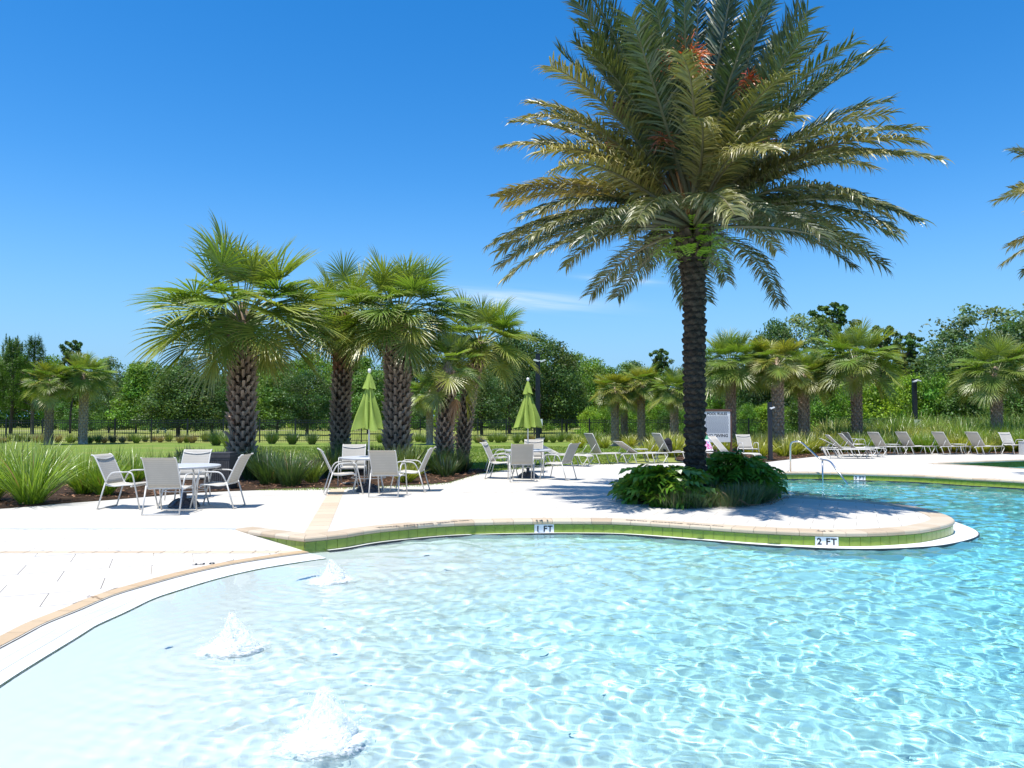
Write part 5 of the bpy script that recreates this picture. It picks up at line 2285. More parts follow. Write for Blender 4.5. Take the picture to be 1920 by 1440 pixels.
lamp_post(1008.5, 50, 664, 0.30, 'tall black lamp post with white floodlights behind the right umbrella', [(0.32, -0.42, -0.35), (-0.12, -0.40, 0.25)], box=(0.12, 791, 0.34, 0.44))
lamp_post(1443, 28.6, 755, 0.135, 'short black post with a small white light right of the facing armchair', [(0.07, -0.17, -0.4)])
lamp_post(1715, 43, 711, 0.20, 'black lamp post carrying a small white sign behind the lounger row', [(0.18, -0.05, 0.3), (-0.05, -0.10, -0.2)], plate=(0.04, 792, 0.36, 0.37))

# ------------------------------------------------------------------ pool rules sign
SD = 31.0
sg = thing('pool_rules_sign', 'white board reading POOL RULES and NO DIVING beside the palm trunk', 'sign', (X(1344, SD), SD, 0))
zt, zb = Z(771.5, SD), Z(829, SD)
bw = 49 / 1440 * SD
mb = MB()
mb.box((0, 0, (zt + zb) / 2), (bw, 0.025, zt - zb))
mb.build('board', M_white, sg)
M_wood = simple('brown_wood', (0.14, 0.07, 0.045), 0.7, 0.25, 15)
mb = MB()
mb.box((0, 0.01, zt + 0.05), (bw + 0.14, 0.08, 0.09))
mb.build('top_beam', M_wood, sg)
for s in (-1, 1):
    mb = MB()
    mb.box((s * (bw / 2 + 0.04), 0.04, (zt + 0.1) / 2), (0.07, 0.07, zt + 0.1))
    mb.build('post', M_wood, sg)
obj('lettering', text_mesh('POOL RULES', 0.145, 0.004), M_ink, sg, (0, -0.015, zt - 0.10), (R(90), 0, 0), (0.98, 1, 1))
obj('lettering', text_mesh('NO DIVING', 0.165, 0.004), M_ink, sg, (0, -0.015, Z(817, SD)), (R(90), 0, 0), (1.0, 1, 1))
M_grey = simple('grey_print', (0.36, 0.37, 0.40), 0.6, 0.1, 30)
mb = MB()
z = zt - 0.20
r_ = random.Random(4)
while z > Z(812, SD):
    x = -bw / 2 + 0.06
    while x < bw / 2 - 0.08:
        w = r_.uniform(0.03, 0.09)
        w = min(w, bw / 2 - 0.06 - x)
        mb.add([(x, -0.0145, z), (x + w, -0.0145, z), (x + w, -0.0145, z + 0.014), (x, -0.0145, z + 0.014)], [(0, 1, 2, 3)])
        x += w + 0.014
    z -= 0.0255
o = mb.build('small_print', M_grey, sg)
o['kind'] = 'stuff'

# ------------------------------------------------------------------ backflow pipe in the field
bfp = thing('backflow_pipe', 'white arched water pipe standing in the field behind the fence', 'pipe', G(303, 812, -.03))
s_ = (G(303, 812)).y / 1440
mb = MB()
mb.tube(rounded([(-7 * s_, 0, 0), (-7 * s_, 0, 9 * s_), (7 * s_, 0, 9 * s_), (7 * s_, 0, 0)], 0.2), 1.6 * s_, 8)
mb.build('pipe', M_white, bfp, smooth=True)
mb = MB()
mb.tube([(-2 * s_, 0, 9 * s_), (3 * s_, 0, 9 * s_)], 2.6 * s_, 8)
mb.build('valve', M_white, bfp, smooth=True)

# ------------------------------------------------------------------ bubblers
m, nt, out = new_mat('aerated_water')
gl = nt.nodes.new('ShaderNodeBsdfTransparent')
df = nt.nodes.new('ShaderNodeBsdfDiffuse')
df.inputs['Color'].default_value = (0.92, 0.95, 0.95, 1)
tr = nt.nodes.new('ShaderNodeBsdfTranslucent')
tr.inputs['Color'].default_value = (0.95, 0.98, 0.98, 1)
m1 = nt.nodes.new('ShaderNodeMixShader')
m1.inputs[0].default_value = 0.5
nt.links.new(df.outputs[0], m1.inputs[1])
nt.links.new(tr.outputs[0], m1.inputs[2])
m2 = nt.nodes.new('ShaderNodeMixShader')
v = objvec(nt)
nt.links.new(ramp(nt, noise(nt, 22, 5, 0.7, v), [(0.35, (0.25,) * 3), (0.62, (0.8,) * 3)]), m2.inputs[0])
nt.links.new(gl.outputs[0], m2.inputs[1])
nt.links.new(m1.outputs[0], m2.inputs[2])
nt.links.new(m2.outputs[0], out.inputs['Surface'])
M_foam = m
m, nt, out = new_mat('froth_skin')
v = objvec(nt)
sx = nt.nodes.new('ShaderNodeSeparateXYZ')
nt.links.new(v, sx.inputs[0])
rad_ = nmath(nt, 'SQRT', nmath(nt, 'ADD', nmath(nt, 'MULTIPLY', sx.outputs[0], sx.outputs[0]), nmath(nt, 'MULTIPLY', sx.outputs[1], sx.outputs[1])))
fall = nmath(nt, 'MULTIPLY', nmath(nt, 'SUBTRACT', 0.50, rad_, clamp=True), 2.1)
ns = noise(nt, 16, 8, 0.72, v, 0.8)
al = nmath(nt, 'MULTIPLY', nmath(nt, 'SUBTRACT', nmath(nt, 'ADD', ns, fall), 0.98), 2.6, clamp=True)
al = nmath(nt, 'MULTIPLY', al, 0.85)
df = nt.nodes.new('ShaderNodeBsdfDiffuse')
df.inputs['Color'].default_value = (0.93, 0.95, 0.95, 1)
tp = nt.nodes.new('ShaderNodeBsdfTransparent')
m2 = nt.nodes.new('ShaderNodeMixShader')
nt.links.new(al, m2.inputs[0])
nt.links.new(tp.outputs[0], m2.inputs[1])
nt.links.new(df.outputs[0], m2.inputs[2])
nt.links.new(m2.outputs[0], out.inputs['Surface'])
M_froth = m
blb = ['bubbling water jet nearest to the brown beach band on the left', 'small bubbling water jet close to the corner of the green wall', 'largest bubbling water jet at the bottom of the photo']
for bi, (c, hh, rr) in enumerate(bub):
    th = thing('water_jet', blb[bi], 'water jet', c + Vector((0, 0, 0.008)), 0, 'bubbling water jets in the beach entry')
    r = np.random.default_rng(bi + 3)
    NA_, NZ_ = 64, 40
    a = np.linspace(0, 2 * PI, NA_, endpoint=False)
    vs = []
    ph = r.uniform(0, 6, 12)
    for i in range(NZ_ + 1):
        t = i / NZ_
        rad = rr * (1 - t ** 1.6) ** 0.8 * (0.5 + 0.5 * (1 - t) ** 2) + 0.012
        z = hh * t ** 1.1
        nse = sum((0.26 / (k + 1.2)) * np.sin((2 + 2 * k) * a + ph[k] + (4 + 3 * k) * t) for k in range(6))
        q = rad * (1 + 0.45 * nse + 0.03 * r.normal(0, 1, NA_))
        zz = z + 0.005 * r.normal(0, 1, NA_) * (1 if t > 0.02 else 0.2)
        vs.append(np.column_stack([q * np.cos(a) + 0.02 * math.sin(4 * t), q * np.sin(a), zz]))
    vs = np.vstack(vs)
    idx = np.arange((NZ_ + 1) * NA_).reshape(NZ_ + 1, NA_)
    nx = np.roll(idx, -1, 1)
    fq = np.stack([idx[:-1], nx[:-1], nx[1:], idx[1:]], -1).reshape(-1, 4)
    pl_ = obj('plume', np_mesh('plume', vs, fq, smooth=True), M_foam, th)
    pl_.cycles.is_caustics_receiver = True
    # drops thrown off
    mb = MB()
    for k in range(150):
        an = r.uniform(0, 2 * PI)
        t = r.random()
        q = rr * (0.25 + 1.3 * (1 - t) ** 1.3) * (0.5 + 0.7 * r.random())
        p = Vector((q * math.cos(an), q * math.sin(an), hh * (t * 1.05) * r.uniform(0.3, 1.0) + 0.02))
        s = r.uniform(0.003, 0.009)
        mb.add([p + Vector(v_) * s for v_ in ((1, 0, 0), (-1, 0, 0), (0, 1, 0), (0, -1, 0), (0, 0, 1.4), (0, 0, -1.4))],
               [(0, 2, 4), (2, 1, 4), (1, 3, 4), (3, 0, 4), (2, 0, 5), (1, 2, 5), (3, 1, 5), (0, 3, 5)])
    o = mb.build('drops', M_foam, th, smooth=True)
    o['kind'] = 'stuff'
    # froth drifting round the jet: a thin broken skin on the water
    NR_, NA2 = 22, 60
    rr_, aa_ = np.meshgrid(np.linspace(0.02, 0.50, NR_), np.linspace(0, 2 * PI, NA2, endpoint=False), indexing='ij')
    fx, fy = rr_ * np.cos(aa_) * 1.15, rr_ * np.sin(aa_)
    zz = wave(fx + c.x, fy + c.y) + 0.004 - 0.008 + 0.012 * np.exp(-(rr_ / 0.12) ** 2)
    idx = np.arange(NR_ * NA2).reshape(NR_, NA2)
    nx = np.roll(idx, -1, 1)
    fq = np.stack([idx[:-1], idx[1:], nx[1:], nx[:-1]], -1).reshape(-1, 4)
    o = obj('froth', np_mesh('froth', np.stack([fx.ravel(), fy.ravel(), zz.ravel()], 1), fq, smooth=True), M_froth, th)
    o.cycles.is_caustics_receiver = True
# a few fallen leaf scraps
mb = MB()
r_ = random.Random(8)
for k in range(9):
    p = G(165 + 3.2 * k + r_.uniform(-1, 1), 1117 + 0.6 * k + r_.uniform(-1.5, 1.5), LOWZ + 0.012)
    a = r_.uniform(-.5, .5)
    d_ = Vector((math.cos(a), math.sin(a), 0.1)) * r_.uniform(0.012, 0.03)
    s = Vector((-math.sin(a), math.cos(a), 0.2)) * 0.006
    mb.add([p - d_, p - s, p + d_, p + s], [(0, 1, 2, 3)], (0.09, 0.035, 0.025))
o = mb.build('leaf_scrap', M_chip)
tag(o, 'dark dry leaf scrap lying on the brown beach band', 'leaf scrap')
# ------------------------------------------------------------------ clumps of grass-like plants
def clump_mesh(name, n, h, spread, w, colr, tip, seed, droop=0.25, nseg=5, base_r=0.12, lean=0.5, dead=0.04, mat=None, upright=0.0):
    r = random.Random(seed)
    vs, fs, ts = [], [], []
    for k in range(n):
        a = r.uniform(0, 2 * PI)
        q = base_r * math.sqrt(r.random())
        p = Vector((q * math.cos(a), q * math.sin(a), 0))
        tilt = (r.random() ** 0.7) * lean
        az = a + r.gauss(0, 0.5)
        d = Vector((math.cos(az) * math.sin(tilt), math.sin(az) * math.sin(tilt), math.cos(tilt)))
        L = h * r.uniform(0.6, 1.15)
        wd = Vector((-math.sin(az + r.gauss(0, .6)), math.cos(az + r.gauss(0, .6)), 0))
        s = r.uniform(0.65, 1.3)
        c, tp = Vector(colr) * s, Vector(tip) * s
        if r.random() < dead:
            c = Vector((0.30, 0.22, 0.10)) * s
            tp = c
        blade(vs, fs, ts, p, d, wd, L, w * r.uniform(0.7, 1.3), droop * r.uniform(0.4, 1.6), nseg, tuple(c), tuple(tp), r, wprof=lambda t: 0.55 + 0.9 * t if t < 0.5 else max(0.03, 2.0 * (1 - t)))
    mb = MB()
    mb.v = [tuple(v) for v in vs]
    mb.f, mb.t = fs, ts
    me = mb.mesh(name, tinted=True)
    me.materials.append(mat or M_grass)
    return me


GR_B = [clump_mesh('ornamental_grass', 420, 1.15, 1, 0.016, (0.19, 0.33, 0.026), (0.34, 0.42, 0.06), 50 + i, 0.30, 6, 0.16, 0.85) for i in range(3)]
GR_D = [clump_mesh('dark_grass', 420, 0.9, 1, 0.016, (0.055, 0.125, 0.028), (0.09, 0.16, 0.04), 60 + i, 0.22, 5, 0.2, 0.7) for i in range(2)]
GR_M = [clump_mesh('muhly_grass', 260, 0.75, 1, 0.02, (0.28, 0.21, 0.11), (0.42, 0.32, 0.17), 70 + i, 0.16, 4, 0.16, 0.75, dead=.4) for i in range(2)]
GR_G = [clump_mesh('green_grass', 260, 0.9, 1, 0.022, (0.17, 0.25, 0.045), (0.28, 0.33, 0.08), 80 + i, 0.2, 4, 0.18, 0.7) for i in range(2)]
GR_Y = [clump_mesh('yellow_grass', 260, 0.85, 1, 0.026, (0.34, 0.38, 0.045), (0.55, 0.52, 0.11), 90 + i, 0.3, 5, 0.18, 0.95) for i in range(3)]
GR_S = [clump_mesh('sword_plant', 120, 0.75, 1, 0.045, (0.04, 0.085, 0.035), (0.09, 0.13, 0.05), 95 + i, 0.10, 4, 0.2, 0.8) for i in range(2)]
GR_L = [clump_mesh('lily_turf', 520, 0.42, 1, 0.009, (0.085, 0.15, 0.035), (0.22, 0.25, 0.07), 100 + i, 0.35, 5, 0.42, 0.75, dead=.07) for i in range(2)]


def plant(me, px, py, s, label, name='ornamental_grass', cat='grass clump', group=None, z=0.0, rz=None, sz=1.0):
    p = G(px, py)
    o = obj(name, me, None, None, (p.x, p.y, z), (0, 0, rnd.uniform(0, 6) if rz is None else rz), (s, s, s * sz))
    return tag(o, label, cat, group)


gl_ = 'bright ornamental grasses in the left bed'
for i, (px, py, s, lab) in enumerate(((58, 945, 1.18, 'largest bright green grass clump, in the lower left of the bed'),
                                      (-22, 940, 1.0, 'bright grass clump cut off by the left edge of the photo'),
                                      (8, 915, 1.1, 'bright grass clump behind the largest one at the left edge'),
                                      (158, 926, 0.92, 'bright grass clump second from the left front'),
                                      (196, 929, 0.78, 'bright grass clump just left of the leftmost chair'),
                                      (95, 905, 0.95, 'bright grass clump in the back row, left of the others'),
                                      (250, 910, 0.8, 'bright grass clump seen through the leftmost chair'),
                                      (292, 905, 0.75, 'bright grass clump behind the leftmost table edge'),
                                      (215, 900, 0.8, 'bright grass clump behind the back of the leftmost chair'))):
    plant(GR_B[i % 3], px, py, s, lab, group=gl_)
gd = 'dark green clumps round the palm trunks'
for i, (px, py, s, lab, kind) in enumerate(((505, 908, 1.05, 'dark green grass clump right of the big palm trunk', 'D'), (545, 912, 1.0, 'dark green grass clump between the big palm and the middle table', 'D'),
                                            (475, 900, 0.95, 'dark green clump hugging the big palm trunk', 'D'), (625, 898, 1.05, 'tall dark clump behind the chair left of the middle table', 'D'),
                                            (655, 885, 1.15, 'dark clump around the reddish palm trunk', 'D'), (700, 880, 1.0, 'dark clump behind the left umbrella pole', 'D'),
                                            (330, 885, 0.85, 'dark sword-leaved plant behind the nearest table', 'S'), (375, 880, 0.9, 'dark sword-leaved plant behind the dark bin', 'S'), (415, 882, 0.95, 'dark sword-leaved plant beside the big palm trunk', 'S'),
                                            (350, 872, 0.9, 'sword-leaved plant in the back of the bed', 'S'),
                                            (585, 905, 0.8, 'mixed green clump between the dark clumps', 'G'), (764, 895, 1.0, 'upright green clump right of the thick palm trunk', 'G'), (735, 893, 0.9, 'green clump at the foot of the thick palm trunk', 'G'),
                                            (772, 885, 1.1, 'leggy yellowish clump beside the thick palm trunk', 'Y'), (762, 905, 0.7, 'low yellow-green clump behind the chair right of the middle table', 'Y'),
                                            (820, 890, 0.9, 'dark clump at the foot of the short palm', 'D'), (850, 888, 0.9, 'dark clump right of the short palm foot', 'D'), (838, 894, 0.8, 'sword-leaved plant in front of the short palm foot', 'S'),
                                            (868, 885, 0.7, 'small sword-leaved plant at the right end of the left bed', 'S'),
                                            (548, 833, 1.0, 'dark clump row by the fence behind the big palm, left one', 'D'), (510, 832, 1.0, 'dark clump by the fence, nearest the big palm', 'D'), (585, 833, 0.9, 'dark clump by the fence left of the reddish palm', 'D'),
                                            (405, 835, 1.1, 'green clump by the fence left of the big palm trunk', 'D'), (430, 842, 1.1, 'dense green clump before the fence, touching the big palm trunk', 'G'))):
    me = {'D': GR_D, 'S': GR_S, 'G': GR_G, 'Y': GR_Y}[kind][i % 2]
    plant(me, px, py, s, lab, name={'D': 'dark_grass', 'S': 'sword_plant', 'G': 'green_grass', 'Y': 'yellow_grass'}[kind], cat='plant' if kind == 'S' else 'grass clump', group=gd)
# row of muhly clumps in front of the fence: alike ones share a description
r = random.Random(31)
for k in range(76):
    px = -40 + k * 15 + r.uniform(-6, 6)
    if px > 1090:
        break
    kind = 'M' if (px < 400 and r.random() < .6) or r.random() < 0.15 else 'G'
    me = (GR_M if kind == 'M' else GR_G)[k % 2]
    lab = 'straw-brown grass tuft in the row along the foot of the fence' if kind == 'M' else 'green grass tuft in the row along the foot of the fence'
    if 430 < px < 700:
        continue
    plant(me, px, 829 + r.uniform(-1.5, 2), r.uniform(0.6, 0.9), lab, name='fence_tuft', group='brown tufts along the fence' if kind == 'M' else 'green tufts along the fence')
for k in range(30):
    px = 1090 + k * 15 + r.uniform(-6, 6)
    if px > 1530:
        break
    if k % 3:
        plant(GR_G[k % 2], px, 833 + r.uniform(-3, 3), r.uniform(0.7, 1.0), 'green grass tuft in the row along the foot of the fence', name='fence_tuft', group='green tufts along the fence')
    else:
        plant(GR_Y[k % 3], px, 838 + r.uniform(-3, 3), r.uniform(0.7, 1.0), 'yellowish grass clump in the far bed before the small palms', name='yellow_grass', group='yellow clumps in the far bed')
k = 0
for px, py, s in ((1218, 858, 1.0), (1238, 852, 1.2), (1262, 856, 1.1), (1285, 853, 1.1), (1252, 847, 1.2), (1275, 845, 1.1), (1425, 858, 1.0), (1408, 852, 1.1), (1470, 856, 1.0), (1488, 853, 1.1), (1510, 851, 1.15),
                  (1528, 849, 1.2), (1545, 845, 1.1), (1500, 845, 1.2), (1520, 840, 1.2), (1440, 848, 1.1), (1395, 846, 1.1), (1356, 850, 1.0)):
    plant(GR_Y[k % 3], px, py, s, 'yellow-green grass clump in the bed between palm trunk and handrail', name='yellow_grass', group='yellow clumps behind the middle loungers')
    k += 1
for row, (py, s0) in enumerate(((848, 1.05), (845, 1.25), (842, 1.5), (839, 1.7), (836, 1.9))):
    for j in range(19):
        px = 1555 + j * 21 + (row % 2) * 10 + r.uniform(-5, 5)
        yel = r.random() < (0.62 if px < 1800 else 0.35)
        me = GR_Y[(j + row) % 3] if yel else (GR_G + GR_B)[(j + row) % 5]
        lab = 'yellow-green leafy clump packed behind the lounger row' if yel else 'green leafy clump packed behind the lounger row'
        plant(me, px, py + r.uniform(-1, 1), s0 * r.uniform(0.85, 1.15), lab, name='yellow_grass' if yel else 'green_grass', group='yellow clumps behind the loungers' if yel else 'green clumps behind the loungers', sz=0.9)

# ------------------------------------------------------------------ planter at the date palm
def lobed_leaf(seed):
    """a philodendron leaf: deep lobes either side of a midrib, on a stalk"""
    r = random.Random(seed)
    mb = MB()
    L = 0.32
    N = 5
    col_ = (0.12, 0.25, 0.025)
    mid = [Vector((L * t, 0, -0.10 * t * t)) for t in [i / N for i in range(N + 1)]]
    for i in range(N):
        t = (i + 0.4) / N
        ll = (0.185 * math.sin(PI * (0.28 + 0.62 * (1 - t))) + 0.03) * r.uniform(0.85, 1.1)
        for s in (-1, 1):
            a = R(78 - 50 * t) if i else R(118)
            p = mid[i].lerp(mid[i + 1], 0.4)
            d = Vector((math.cos(a), s * math.sin(a), -0.12))
            w = 0.052
            tx = Vector((1, 0, -0.1)) * w
            c = tuple(x * r.uniform(0.85, 1.2) for x in col_)
            e = p + d * ll + Vector((0, 0, -0.05 * r.random() - 0.04 * (ll / .2)))
            m_ = p + d * ll * 0.55 + Vector((0, 0, 0.012))
            mb.add([p - tx * 0.6, p + tx * 0.6, m_ + tx * 1.0, e, m_ - tx * 1.0], [(0, 1, 2, 4), (4, 2, 3)], c)
    for i in range(N):
        p, q = mid[i], mid[i + 1]
        w = 0.028 * (1 - i / N) + 0.012
        mb.add([p + Vector((0, -w, 0.004)), q + Vector((0, -w, 0.004)), q + Vector((0, w, 0.004)), p + Vector((0, w, 0.004))], [(0, 1, 2, 3)], tuple(x * 1.1 for x in col_))
    mb.tube([(-0.30, 0, -0.34), (-0.16, 0, -0.10), (0, 0, 0)], 0.006, 4, tint=(0.09, 0.15, 0.03), caps=False)
    me = mb.mesh('leaf')
    me.materials.append(M_shiny)
    return me


LEAF = [lobed_leaf(s) for s in range(4)]


def philodendron(label, cx, cy, rx, ry, h, n, seed):
    r = random.Random(seed)
    t = thing('philodendron_shrub', label, 'shrub', (cx, cy, 0.02))
    for k in range(n):
        a = k * 2.39996 + r.uniform(-.2, .2)
        el = math.asin(min(1, (k + 0.5) / n) ** 0.8)
        rr = r.uniform(0.80, 1.05)
        x = rx * math.cos(el) * math.cos(a) * rr
        y = ry * math.cos(el) * math.sin(a) * rr
        z = 0.08 + (h - 0.08) * (math.sin(el) * rr) * (1 + 0.12 * math.sin(3 * a + seed))
        s = r.uniform(0.9, 1.35)
        obj('leaf', r.choice(LEAF), None, t, (x, y, max(0.12, z)), (r.uniform(-.5, .5), r.uniform(-.45, .45), a + r.uniform(-1.2, 1.2)), s)
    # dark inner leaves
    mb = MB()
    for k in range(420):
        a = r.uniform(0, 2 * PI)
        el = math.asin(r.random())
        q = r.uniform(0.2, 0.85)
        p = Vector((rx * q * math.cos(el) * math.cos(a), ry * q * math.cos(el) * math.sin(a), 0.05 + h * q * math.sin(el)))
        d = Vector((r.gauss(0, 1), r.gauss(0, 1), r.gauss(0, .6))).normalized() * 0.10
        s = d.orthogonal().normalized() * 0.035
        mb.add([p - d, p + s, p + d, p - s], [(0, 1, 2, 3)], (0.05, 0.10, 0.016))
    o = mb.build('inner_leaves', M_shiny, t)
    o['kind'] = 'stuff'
    return t


philodendron('glossy split-leaf shrub on the left side of the palm planter', X(1243, 14.6), 14.6, 0.56, 0.75, 0.66, 150, 3)
philodendron('glossy split-leaf shrub behind the right side of the palm planter', X(1385, 15.7), 15.7, 0.50, 0.55, 0.84, 125, 9)
for i, (px, py, s, lab) in enumerate(((1272, 950, 0.95, 'dark lily turf tuft at the front of the planter, left of the trunk'), (1300, 951, 0.85, 'dark lily turf tuft straight below the palm trunk'),
                                      (1250, 946, 0.8, 'lily turf tuft under the left split-leaf shrub'), (1378, 948, 1.0, 'lily turf tuft with straw blades at the front right of the planter'),
                                      (1400, 943, 0.95, 'lily turf tuft behind the straw-bladed one on the right'), (1418, 941, 0.9, 'lily turf tuft at the right tip of the planter'),
                                      (1345, 935, 0.8, 'shaded lily turf tuft close to the palm foot'), (1290, 930, 1.0, 'shaded lily turf tuft against the left of the palm foot'), (1360, 951, .6, 'smallest lily turf tuft beside the bare mulch gap'))):
    plant(GR_L[i % 2], px, py, s, lab, name='lily_turf', cat='grass clump', group='lily turf tufts in the planter', z=0.015)
mb = MB()
r = random.Random(77)
for k in range(16):
    p = G(r.uniform(1345, 1445), r.uniform(935, 951), 0.04)
    q = [p]
    d = Vector((r.uniform(-1, 1), r.uniform(-.6, .6), r.uniform(0, .5))).normalized()
    for j in range(5):
        d = (d + Vector((r.gauss(0, .3), r.gauss(0, .3), r.gauss(0, .25) - .05))).normalized()
        p = p + d * 0.075
        p.z = max(0.03, p.z)
        q.append(p.copy())
    mb.tube(q, 0.007, 4, tint=(0.28, 0.17, 0.11))
o = mb.build('dry_twigs', M_chip)
tag(o, kind='stuff', label='dry brown twigs lying at the front right of the planter')

# ------------------------------------------------------------------ broadleaf trees, pines
def quads_from(c, nrm, size, aspect=0.6, rg=rng):
    """one kite-shaped leaf per centre"""
    n = len(c)
    u = np.cross(nrm, rg.normal(size=(n, 3)))
    u /= np.linalg.norm(u, axis=1, keepdims=True) + 1e-9
    w = np.cross(nrm, u)
    s = size[:, None]
    return np.stack([c - u * s, c + w * s * aspect, c + u * s, c - w * s * aspect], 1).reshape(-1, 3)


def tree_meshes(seed, h, cr, ch, nclump, nleaf, leaf, colr, var=0.35, shape='round', gap=0.0, base=0.25, tr=0.16):
    """trunk with limbs, and a crown of leaf clumps carried on them. Returns (trunk mesh, crown mesh)."""
    r = random.Random(seed)
    g = np.random.default_rng(seed)
    mb = MB()
    top = h * 0.72
    pts = [Vector((0, 0, -0.1))]
    for i in range(1, 7):
        pts.append(Vector((r.gauss(0, .03) * h * i / 6, r.gauss(0, .03) * h * i / 6, top * i / 6)))
    mb.tube(pts, [tr * (1 - 0.12 * i) for i in range(7)], 7)
    cl = []
    z0 = h - ch
    for k in range(nclump):
        a = k * 2.39996 + r.uniform(-.4, .4)
        f = (k + 0.5) / nclump
        if shape == 'round':
            el = math.asin(2 * f - 1)
            q = cr * math.cos(el) * r.uniform(0.55, 1.0)
            z = z0 + ch / 2 + ch / 2 * math.sin(el) * r.uniform(0.8, 1.05)
        elif shape == 'dome':
            q = cr * math.sqrt(max(0, 1 - f ** 2)) * r.uniform(0.45, 1.0)
            z = z0 + ch * f * r.uniform(0.85, 1.05)
        elif shape == 'cone':
            q = cr * (1 - f) ** 0.75 * r.uniform(0.4, 1.0)
            z = z0 + ch * f
        else:   # sparse pine
            q = cr * r.uniform(0.3, 1.0) * (0.5 + 0.5 * math.sin(PI * (0.15 + 0.8 * f)))
            z = z0 + ch * f
        c = Vector((q * math.cos(a), q * math.sin(a), z))
        rad = (cr * 0.34 if shape != 'sparse' else cr * 0.17) * r.uniform(0.6, 1.3)
        cl.append((c, rad))
        if k % 3 == 0 or shape == 'sparse':
            t = min(1, max(0.2, (c.z - q * 0.5) / top))
            i = min(5, int(t * 6))
            b = pts[i].lerp(pts[i + 1], t * 6 - i) if i < 6 else pts[-1]
            m = b.lerp(c, 0.5) + Vector((0, 0, -0.1 * q))
            mb.tube([b, m, c], [tr * 0.32, tr * 0.22, tr * 0.08], 5)
    tm = mb.mesh('trunk')
    tm.materials.append(M_bark)
    C, Nn, S, T = [], [], [], []
    per = nleaf // nclump
    for c, rad in cl:
        d = g.normal(size=(per, 3))
        d /= np.linalg.norm(d, axis=1, keepdims=True)
        q = rad * g.random((per, 1)) ** 0.45
        p = np.array(c) + d * q * np.array([1.15, 1.15, 0.75])
        nn = d * 0.55 + g.normal(size=(per, 3)) * 0.75 + np.array([0, 0, .45])
        nn /= np.linalg.norm(nn, axis=1, keepdims=True)
        C.append(p)
        Nn.append(nn)
        S.append(leaf * g.uniform(0.6, 1.35, per))
        s = g.uniform(1 - var, 1 + var)
        cc = np.array(colr) * s * g.uniform(0.7, 1.3, (per, 1))
        hue = g.uniform(-1, 1)
        cc = cc * np.array([1 + 0.18 * hue, 1.0, 1 - 0.15 * hue])
        T.append(cc)
    C, Nn, S, T = np.vstack(C), np.vstack(Nn), np.concatenate(S), np.vstack(T)
    v = quads_from(C, Nn, S, 0.55, g)
    me = np_mesh('crown', v, np.arange(len(v)).reshape(-1, 4), T)
    me.materials.append(M_tree)
    return tm, me


TK = {
    'oak': [tree_meshes(501, 9, 4.2, 7.4, 80, 16000, 0.13, (0.045, 0.075, 0.024), 0.4, 'round', tr=.26), tree_meshes(502, 9, 3.9, 7.6, 80, 16000, 0.13, (0.05, 0.08, 0.026), 0.4, 'dome', tr=.26)],
    'green': [tree_meshes(511, 9, 3.4, 7.6, 70, 13000, 0.14, (0.085, 0.145, 0.022), 0.4, 'round'), tree_meshes(512, 9, 3.0, 7.8, 70, 13000, 0.14, (0.10, 0.16, 0.026), 0.4, 'cone'),
              tree_meshes(513, 9, 3.6, 7.0, 70, 13000, 0.14, (0.075, 0.125, 0.03), 0.4, 'dome')],
    'thin': [tree_meshes(521, 9, 2.6, 6.0, 34, 4200, 0.13, (0.09, 0.12, 0.06), 0.3, 'round', tr=.12), tree_meshes(522, 9, 2.8, 6.4, 40, 5200, 0.13, (0.075, 0.11, 0.06), 0.3, 'dome', tr=.12)],
    'pine': [tree_meshes(531, 9, 1.9, 5.0, 64, 6400, 0.13, (0.05, 0.085, 0.022), 0.35, 'sparse', tr=.13), tree_meshes(532, 9, 1.7, 5.6, 70, 7000, 0.13, (0.062, 0.10, 0.028), 0.35, 'sparse', tr=.13)],
}


def needle_pine(seed):
    """young bushy pine with upright candles"""
    r = random.Random(seed)
    g = np.random.default_rng(seed)
    h, cr = 9.0, 2.3
    mb = MB()
    mb.tube([(0, 0, -.1), (0.05, 0, 3), (0, 0.05, 6), (0, 0, 8.2)], [.16, .13, .09, .04], 7)
    v, t = [], []
    f = []
    for k in range(150):
        fz = (k + .5) / 150
        z = 2.0 + 6.2 * fz
        a = k * 2.39996
        q = cr * (1 - 0.75 * fz ** 1.4) * r.uniform(0.35, 1.0)
        c = Vector((q * math.cos(a), q * math.sin(a), z + 0.5 * q / cr))
        if k % 3 == 0:
            mb.tube([(0, 0, z - 0.2), c], [.04, .015], 4)
        sh = r.uniform(0.7, 1.25)
        for j in range(60):
            d = Vector((r.gauss(0, .7), r.gauss(0, .7), r.gauss(0.5, .6))).normalized()
            L = r.uniform(0.22, 0.40)
            w = d.orthogonal().normalized() * 0.022
            b0 = c + d * 0.04 + Vector((0, 0, r.uniform(-.3, .35)))
            b = len(v)
            v += [b0 - w, b0 + w, b0 + d * L]
            f.append((b, b + 1, b + 2))
            t.append((0.045 * sh, 0.085 * sh, 0.02 * sh))
        # candle
        if r.random() < .6:
            for j in range(26):
                zz = r.random() * 0.55
                aa = r.uniform(0, 2 * PI)
                d = Vector((math.cos(aa) * .35, math.sin(aa) * .35, 1)).normalized()
                w = d.orthogonal().normalized() * 0.025
                b0 = c + Vector((0, 0, 0.2 + zz))
                b = len(v)
                v += [b0 - w, b0 + w, b0 + d * 0.22]
                f.append((b, b + 1, b + 2))
                t.append((0.05 * sh, 0.095 * sh, 0.025 * sh))
    tm = mb.mesh('trunk')
    tm.materials.append(M_bark)
    me = np_mesh('crown', [tuple(x) for x in v], f, np.array(t))
    me.materials.append(M_tree)
    return tm, me


TK['young'] = [needle_pine(541), needle_pine(542)]


